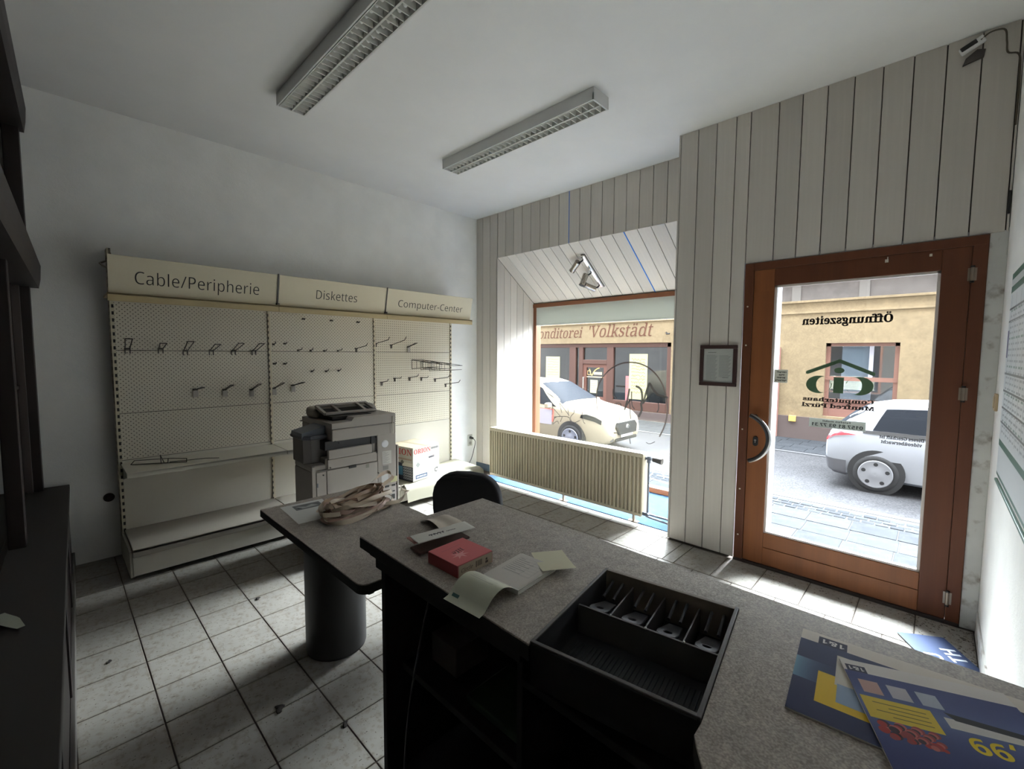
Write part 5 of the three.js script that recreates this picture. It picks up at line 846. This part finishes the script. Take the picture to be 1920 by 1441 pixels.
// advertising boards on the counter and on the floor
{
  const card = (label, w, h, pos, ry, draw, cat = 'sign board', rz = 0) => {
    const t = thing('advert_board', label, cat, pos, ry); t.rotation.z = rz;
    obj('card', bx(-w / 2, w / 2, 0, 0.003, -h / 2, h / 2, 0.0008), mat(lin(0.55, 0.52, 0.47), 0.7), t);
    obj('print', sheet(w, h).rotateX(-Math.PI / 2).translate(0, 0.0036, 0), print(canvasTex(1024, Math.round(1024 * h / w), draw), 0.8), t);
    return t;
  };
  const logo = (c, x, y, s) => { c.save(); c.translate(x, y); c.scale(s, s); c.fillStyle = 'rgb(34,36,60)'; c.fillRect(0, 0, 120, 72); c.fillStyle = 'rgb(214,210,206)'; c.font = 'bold 56px sans-serif'; c.fillText('1&1', 8, 56); c.restore(); };
  // seen from the room the prints lie upside down: the board's top edge points to the door
  card('blue and yellow advertising board for internet offers on the counter, lowest one', 0.385, 0.288, [0.016, HC + 0.0005, -1.033], 0.09, (c, w, h) => {
    c.translate(w, h); c.rotate(Math.PI);
    c.fillStyle = 'rgb(48,54,86)'; c.fillRect(0, 0, w, h);
    const g = c.createLinearGradient(0, 0, w, 0); g.addColorStop(0, 'rgba(48,54,86,0)'); g.addColorStop(0.8, 'rgba(48,54,86,0)'); g.addColorStop(1, 'rgb(112,150,172)'); c.fillStyle = g; c.fillRect(0, h * 0.36, w, h * 0.25);
    c.fillStyle = 'rgb(205,196,184)'; c.fillRect(0, h * 0.86, w, h * 0.14); logo(c, w * 0.79, h * 0.86, 1.1);
    c.fillStyle = 'rgb(224,186,46)'; c.fillRect(w * 0.2, h * 0.17, w * 0.7, h * 0.34);
    c.fillStyle = 'rgb(206,200,186)'; c.fillRect(w * 0.4, h * 0.42, w * 0.43, h * 0.36); c.fillStyle = 'rgb(150,146,136)'; for (let k = 0; k < 8; k++) c.fillRect(w * 0.47, h * (0.46 + k * 0.036), w * (0.18 + ((k * 37) % 11) / 100), 5);
    c.fillStyle = 'rgb(146,164,186)'; c.fillRect(w * 0.42, h * 0.24, w * 0.4, h * 0.2);
    c.fillStyle = 'rgb(48,58,120)'; c.font = 'bold 90px sans-serif'; c.fillText('19,99', w * 0.5, h * 0.34); c.font = 'bold 44px sans-serif'; c.fillText('DSL 100', w * 0.53, h * 0.42);
    c.fillStyle = 'rgb(120,92,30)'; c.font = 'bold 30px sans-serif'; c.textAlign = 'right'; c.fillText('O GRENZEN', w * 0.66, h * 0.22);
    c.fillStyle = 'rgb(216,212,204)'; c.font = 'bold 72px sans-serif'; c.fillText('ANGEBOTE!', w * 0.67, h * 0.11);
  });
  card('upper blue advertising board with yellow 9,99 lying across the other board', 0.25, 0.27, [0.053, HC + 0.0065, -1.007], 0.38, (c, w, h) => {
    c.translate(w, h); c.rotate(Math.PI);
    c.fillStyle = 'rgb(56,62,112)'; c.fillRect(0, 0, w, h);
    const g = c.createLinearGradient(0, 0, 0, h); g.addColorStop(0, 'rgba(56,62,112,0)'); g.addColorStop(0.55, 'rgba(110,124,160,0.8)'); g.addColorStop(1, 'rgba(56,62,112,0)'); c.fillStyle = g; c.fillRect(0, 0, w, h);
    c.fillStyle = 'rgb(208,202,196)'; c.fillRect(0, h * 0.87, w, h * 0.13); logo(c, w * 0.85, h * 0.87, 1.1);
    c.fillStyle = 'rgb(176,170,164)'; for (let k = 0; k < 3; k++) { c.fillStyle = ['rgb(186,150,140)', 'rgb(180,176,184)', 'rgb(170,176,190)'][k]; c.fillRect(w * (0.82 - k * 0.17), h * 0.66, w * 0.12, h * 0.13); }
    c.fillStyle = 'rgb(216,188,66)'; c.fillRect(w * 0.58, h * 0.42, w * 0.4, h * 0.2); c.fillStyle = 'rgb(90,84,40)'; for (let k = 0; k < 4; k++) c.fillRect(w * 0.62, h * (0.46 + k * 0.037), w * (0.22 + (k % 2) * 0.08), 7);
    for (let k = 0; k < 60; k++) { c.fillStyle = ['rgb(168,58,56)', 'rgb(150,70,70)', 'rgb(190,104,98)', 'rgb(70,50,60)'][k % 4]; c.beginPath(); c.arc(w * (0.64 + 0.3 * ((k * 37) % 61) / 61), h * (0.28 + 0.12 * ((k * 17) % 29) / 29), 16 + (k * 7) % 20, 0, 7); c.fill(); }
    c.fillStyle = 'rgb(206,202,196)'; c.fillRect(w * 0.06, h * 0.5, w * 0.46, h * 0.09); c.fillStyle = 'rgb(44,46,50)'; c.beginPath(); c.moveTo(w * 0.5, h * 0.64); c.lineTo(w * 0.1, h * 0.6); c.lineTo(w * 0.08, h * 0.55); c.lineTo(w * 0.46, h * 0.58); c.fill();
    c.fillStyle = 'rgb(228,200,48)'; c.font = 'bold 320px sans-serif'; c.fillText('9', w * 0.06, h * 0.46); c.font = 'bold 190px sans-serif'; c.fillText(',99', w * 0.22, h * 0.46); c.fillStyle = 'rgb(206,204,200)'; c.font = 'bold 78px sans-serif'; c.fillText('1&1 DSL', w * 0.1, h * 0.23); c.font = 'bold 90px sans-serif'; c.fillText('TELEFON!', w * 0.36, h * 0.08);
  });
  card('bent blue poster with white letters on the floor beside the door', 0.3, 0.22, [0.085, 0.004, -3.14], 2.1, (c, w, h) => { c.fillStyle = 'rgb(58,76,116)'; c.fillRect(0, 0, w, h); c.fillStyle = 'rgb(226,234,240)'; c.font = 'bold 330px sans-serif'; c.fillText('ZU', 70, 340); c.fillText('TH', 260, 690); }, 'poster', 0.0);
}
// ---------------------------------------------------------------- ceiling fixtures
function louvreLamp(label, x0, x1, z0, z1) {
  const y1 = CEIL, y0 = 3.2, L = x1 - x0, w = z1 - z0;
  const t = thing('ceiling_light', label, 'ceiling light', [x0, 0, z0], 0);
  const W = mat(lin(0.68, 0.68, 0.66), 0.4), A = mat(lin(0.6, 0.6, 0.55), 0.4);
  obj('housing', [bx(0, L, y0 + 0.045, y1, 0.0, w, 0.003), bx(0, L, y0, y0 + 0.05, 0, 0.01, 0.002), bx(0, L, y0, y0 + 0.05, w - 0.01, w, 0.002), bx(0, 0.012, y0, y0 + 0.05, 0, w, 0.002), bx(L - 0.012, L, y0, y0 + 0.05, 0, w, 0.002)], W, t);
  const n = Math.round(L / 0.052), lv = obj('louvre', [bx(0.012, L - 0.012, y0 - 0.002, y0 + 0.042, 0.012, 0.016), bx(0.012, L - 0.012, y0 - 0.002, y0 + 0.042, w - 0.016, w - 0.012), bx(0.012, L - 0.012, y0 - 0.003, y0 + 0.042, w / 2 - 0.005, w / 2 + 0.005)], A, t);
  const blade = norm(prism([[-0.003, 0], [0.003, 0], [0.009, 0.036], [-0.009, 0.036]], w / 2 - 0.022));
  for (let k = 1; k < n; k++) for (const s of [0, 1]) put('blade', blade, A, lv, L * k / n, y0 + 0.0, s ? w / 2 + 0.006 : 0.017);
  for (const s of [0.25, 0.75]) { const tb = obj('tube', cyl(0.012, 0.012, [0.05, y0 + 0.034, w * s], [L - 0.05, y0 + 0.034, w * s], 12), mat(lin(0.8, 0.8, 0.78), 0.3), t); }
  return t;
}
louvreLamp('switched-off louvred ceiling light closer to the shelving wall', -3.295, -1.5, -1.312, -1.123);
louvreLamp('switched-off louvred ceiling light nearer the shop window', -3.305, -1.7, -2.695, -2.515);
{ // spotlight bar on the soffit
  const th = Math.atan2(0.52, 0.72), s = thing('spotlight_bar', 'chrome bar with three spotlights on the sloped window soffit', 'spotlight', [-2.845, 2.628, -4.058]);
  s.rotation.order = 'XYZ'; s.rotation.x = -th; // local z runs down the slope (negative), y is away from the boards
  const L = 0.5;
  obj('rail', bx(-0.022, 0.022, -0.028, 0, -L, 0, 0.008), M.chrome, s);
  obj('rail_back', bx(-0.027, 0.027, -0.006, 0.0, -L - 0.006, 0.006, 0.003), M.black, s);
  for (const [z, d] of [[-0.05, [-0.1, -0.04, -0.07]], [-0.25, [-0.02, -0.12, -0.03]], [-0.46, [-0.06, -0.03, 0.11]]]) {
    const j = [-0.045, -0.045, z], D = V(...d).normalize(), a = V(...j).add(V(-0.03, -0.02, 0)), e = a.clone().addScaledVector(D, 0.1), st = a.clone().addScaledVector(D, -0.02);
    const h = obj('spot_head', [cyl(0.034, 0.03, st.toArray(), e.toArray(), 20), cyl(0.03, 0.035, e.toArray(), e.clone().addScaledVector(D, 0.02).toArray(), 20)], mat(lin(0.42, 0.38, 0.33), 0.25, { metalness: 0.9 }), s);
    obj('lamp_face', cyl(0.031, 0.031, e.clone().addScaledVector(D, 0.019).toArray(), e.clone().addScaledVector(D, 0.0215).toArray(), 20), M.black, h);
    obj('bracket', tube([[-0.01, -0.02, z], [-0.03, -0.05, z], a.toArray()], 0.009, 12, 8), M.black, h);
  }
}
// ---------------------------------------------------------------- on the door wall and the right wall
{
  const p = thing('picture_frame', 'small dark framed notice hung on the white boards beside the door', 'picture', [-1.21, 1.467, ZD]);
  const w = 0.272, h = 0.312, f = 0.028;
  obj('frame', [bx(-w / 2, w / 2, h / 2 - f, h / 2, 0, 0.02, 0.004), bx(-w / 2, w / 2, -h / 2, -h / 2 + f, 0, 0.02, 0.004), bx(-w / 2, -w / 2 + f, -h / 2 + f, h / 2 - f, 0, 0.02, 0.004), bx(w / 2 - f, w / 2, -h / 2 + f, h / 2 - f, 0, 0.02, 0.004)], mat(lin(0.045, 0.022, 0.02), 0.4), p);
  obj('document', sheet(w - 2 * f + 0.004, h - 2 * f + 0.004).translate(0, 0, 0.008), print(canvasTex(400, 480, (c, W, H) => { c.fillStyle = 'rgb(188,186,182)'; c.fillRect(0, 0, W, H); c.fillStyle = 'rgb(128,124,122)'; c.fillRect(60, 50, 110, 10); for (let k = 0; k < 30; k++) { c.fillRect(40, 90 + k * 12, 120 + (k * 29) % 36, 4); if (k < 26) c.fillRect(212, 96 + k * 12, 120 + (k * 31) % 40, 4); } c.fillRect(260, 404, 80, 8); })), p);
  obj('glazing', bx(-w / 2 + f - 0.002, w / 2 - f + 0.002, -h / 2 + f - 0.002, h / 2 - f + 0.002, 0.01, 0.012), M.glass, p);
  const po = thing('wall_poster', 'large green and white timetable poster on the right wall', 'poster', [XR, 0, 0]);
  obj('poster_sheet', bx(-0.003, 0, 0.985, 1.935, -3.15, -2.0, 0.0008), M.paper, po);
  obj('print', sheet(1.15, 0.95).rotateY(-Math.PI / 2).translate(-0.0036, 1.46, -2.575), print(canvasTex(1000, 826, (c, w, h) => {
    c.fillStyle = 'rgb(206,212,214)'; c.fillRect(0, 0, w, h); c.fillStyle = 'rgb(52,104,86)'; c.fillRect(0, 0, w, 24); c.fillRect(0, 52, w, 26); c.fillRect(0, h - 150, w, 26); c.fillRect(0, h - 12, w, 12);
    c.fillStyle = 'rgb(60,64,120)'; c.fillRect(0, 230, 44, 110); c.fillStyle = 'rgb(96,104,106)'; for (const y of [140, 190, 400, 470, 540, 600]) c.fillRect(0, y, w, 8);
    for (let y = 150; y < 640; y += 22) for (let x = 60; x < w; x += 70) { c.fillStyle = (x + y) % 5 ? 'rgb(160,168,172)' : 'rgb(120,150,140)'; c.fillRect(x, y, 30 + ((x * 7 + y) % 28), 8); }
    c.fillStyle = 'rgb(96,104,106)'; for (let x = 50; x < w; x += 140) c.fillRect(x, 90, 4, 560);
  }), 0.35), po);
  tag(obj('poster_rail', bx(XR - 0.01, XR, 0.955, 0.968, -3.13, -2.0, 0.003), mat(lin(0.05, 0.14, 0.1), 0.4)), 'thin green strip on the right wall just under the timetable poster', 'strip');
  const sw = thing('light_switch', 'small beige light switch on the right wall beside the door', 'switch', [XR, 1.31, -3.42]);
  obj('plate', bx(-0.012, 0, -0.045, 0.045, -0.04, 0.04, 0.004), mat(lin(0.55, 0.42, 0.26), 0.5), sw);
  obj('rocker', bx(-0.016, -0.01, -0.03, 0.03, -0.024, 0.024, 0.003), mat(lin(0.5, 0.4, 0.26), 0.45), sw);
  const cm = thing('cable_outlet', 'small white cable box with a dark opening under the ceiling above the door', 'box', [0.045, 3.225, ZD]);
  obj('box', cb(0.1, 0.04, 0.022, 0, 0, 0.011, 0.006).rotateZ(0.42), M.white, cm);
  obj('opening', cb(0.066, 0.024, 0.006, -0.012, 0.006, 0.022, 0.006).rotateZ(0.42), M.black, cm);
  obj('mount', prism([[-0.03, -0.09], [0.045, -0.075], [0.05, -0.04], [0.02, -0.03], [-0.02, -0.06]], 0.012, 0.002), mat(lin(0.07, 0.06, 0.055), 0.8), cm);
  tag(obj('loose_cable', tube([[0.075, 3.235, ZD + 0.02], [0.11, 3.262, ZD + 0.015], [0.16, 3.255, ZD + 0.012], [0.172, 3.19, ZD + 0.01], [0.18, 3.13, ZD + 0.012], [0.215, 3.11, ZD + 0.014], [0.226, 3.0, ZD + 0.016], [0.226, 2.75, ZD + 0.015]], 0.004, 60, 6), mat(lin(0.09, 0.075, 0.05), 0.7)), 'brown cable trailing down the corner beside the white boards', 'cable');
  tag(obj('cable_clip', bx(0.222, 0.232, 2.3, 2.42, ZD + 0.004, ZD + 0.018, 0.003), M.black), 'short dark strip in the corner above the door', 'strip');
}
// ---------------------------------------------------------------- dark wooden wall unit along the near left
{
  const u = thing('back_bar', 'dark wooden wall unit with a broad top along the left foreground', 'cabinet', [XL + 0.004, 0, -0.043], -0.0245);
  const D = M.darkWood;
  obj('base_cabinet', bx(0.0, 3.7, 0.0, 0.565, 0.012, 0.56, 0.004), D, u);
  obj('counter_top', bx(0.0, 3.72, 0.565, 0.6, -0.0, 0.56, 0.004), mat(lin(0.045, 0.04, 0.036), 0.7), u);
  obj('lath', bx(0.0, 3.72, 0.6, 0.612, 0.2, 0.22, 0.003), D, u);
  obj('skirting', bx(0.0, 3.7, 0.0, 0.1, -0.004, 0.012, 0.003), mat(lin(0.11, 0.1, 0.09), 0.6), u);
  for (const x of [0.93, 1.85, 2.78]) obj('door_stile', bx(x - 0.03, x + 0.03, 0.1, 0.56, 0.004, 0.014, 0.003), D, u);
  // upper part: post, panels, two mouldings
  obj('post', bx(0.0, 0.09, 0.6, 3.0, 0.125, 0.2, 0.004), D, u);
  obj('post_lath', bx(0.075, 0.12, 0.6, 2.0, 0.17, 0.21, 0.004), mat(lin(0.07, 0.055, 0.05), 0.5), u);
  obj('back_board', bx(0.0, 3.7, 0.6, 3.2, 0.36, 0.38), mat(lin(0.02, 0.014, 0.018), 0.6), u);
  obj('shelf', [bx(0.0, 3.7, 1.3, 1.325, 0.2, 0.37, 0.003), bx(0, 3.7, 2.5, 2.525, 0.2, 0.37, 0.003)], D, u);
  obj('moulding', prismX([[0.2, 1.97], [0.085, 1.97], [0.075, 2.03], [0.07, 2.12], [0.095, 2.16], [0.2, 2.17]], 0.0, 3.7), D, u);
  obj('cornice', prismX([[0.24, 2.98], [0.105, 2.98], [0.095, 3.05], [0.09, 3.14], [0.105, 3.26], [0.24, 3.26]], 0.0, 3.7), D, u);
  for (const x of [1.25, 2.45, 3.65]) obj('post', bx(x - 0.04, x + 0.04, 0.6, 3.0, 0.14, 0.2, 0.004), D, u);
  tag(obj('paper_scrap', bent(1, 1, 8, 3, (a, b) => [(a - 0.5) * 0.2, 0.004 + 0.012 * a * a, (b - 0.5) * 0.05 * (1 - Math.abs(a - 0.45) * 1.1)]).rotateY(0.3).translate(-2.28, 0.601, 0.145), mat(lin(0.4, 0.42, 0.34), 0.8, { side: THREE.DoubleSide })), 'pale curled paper scrap lying on the dark side counter', 'paper');
  tag(obj('price_tag', cb(0.004, 0.02, 0.05, XL + 0.62, 1.63, 0.2), mat(lin(0.35, 0.34, 0.3), 0.7)), 'tiny pale tag on the dark wooden wall unit at the left edge', 'tag');
}
renderer.render(scene, camera);
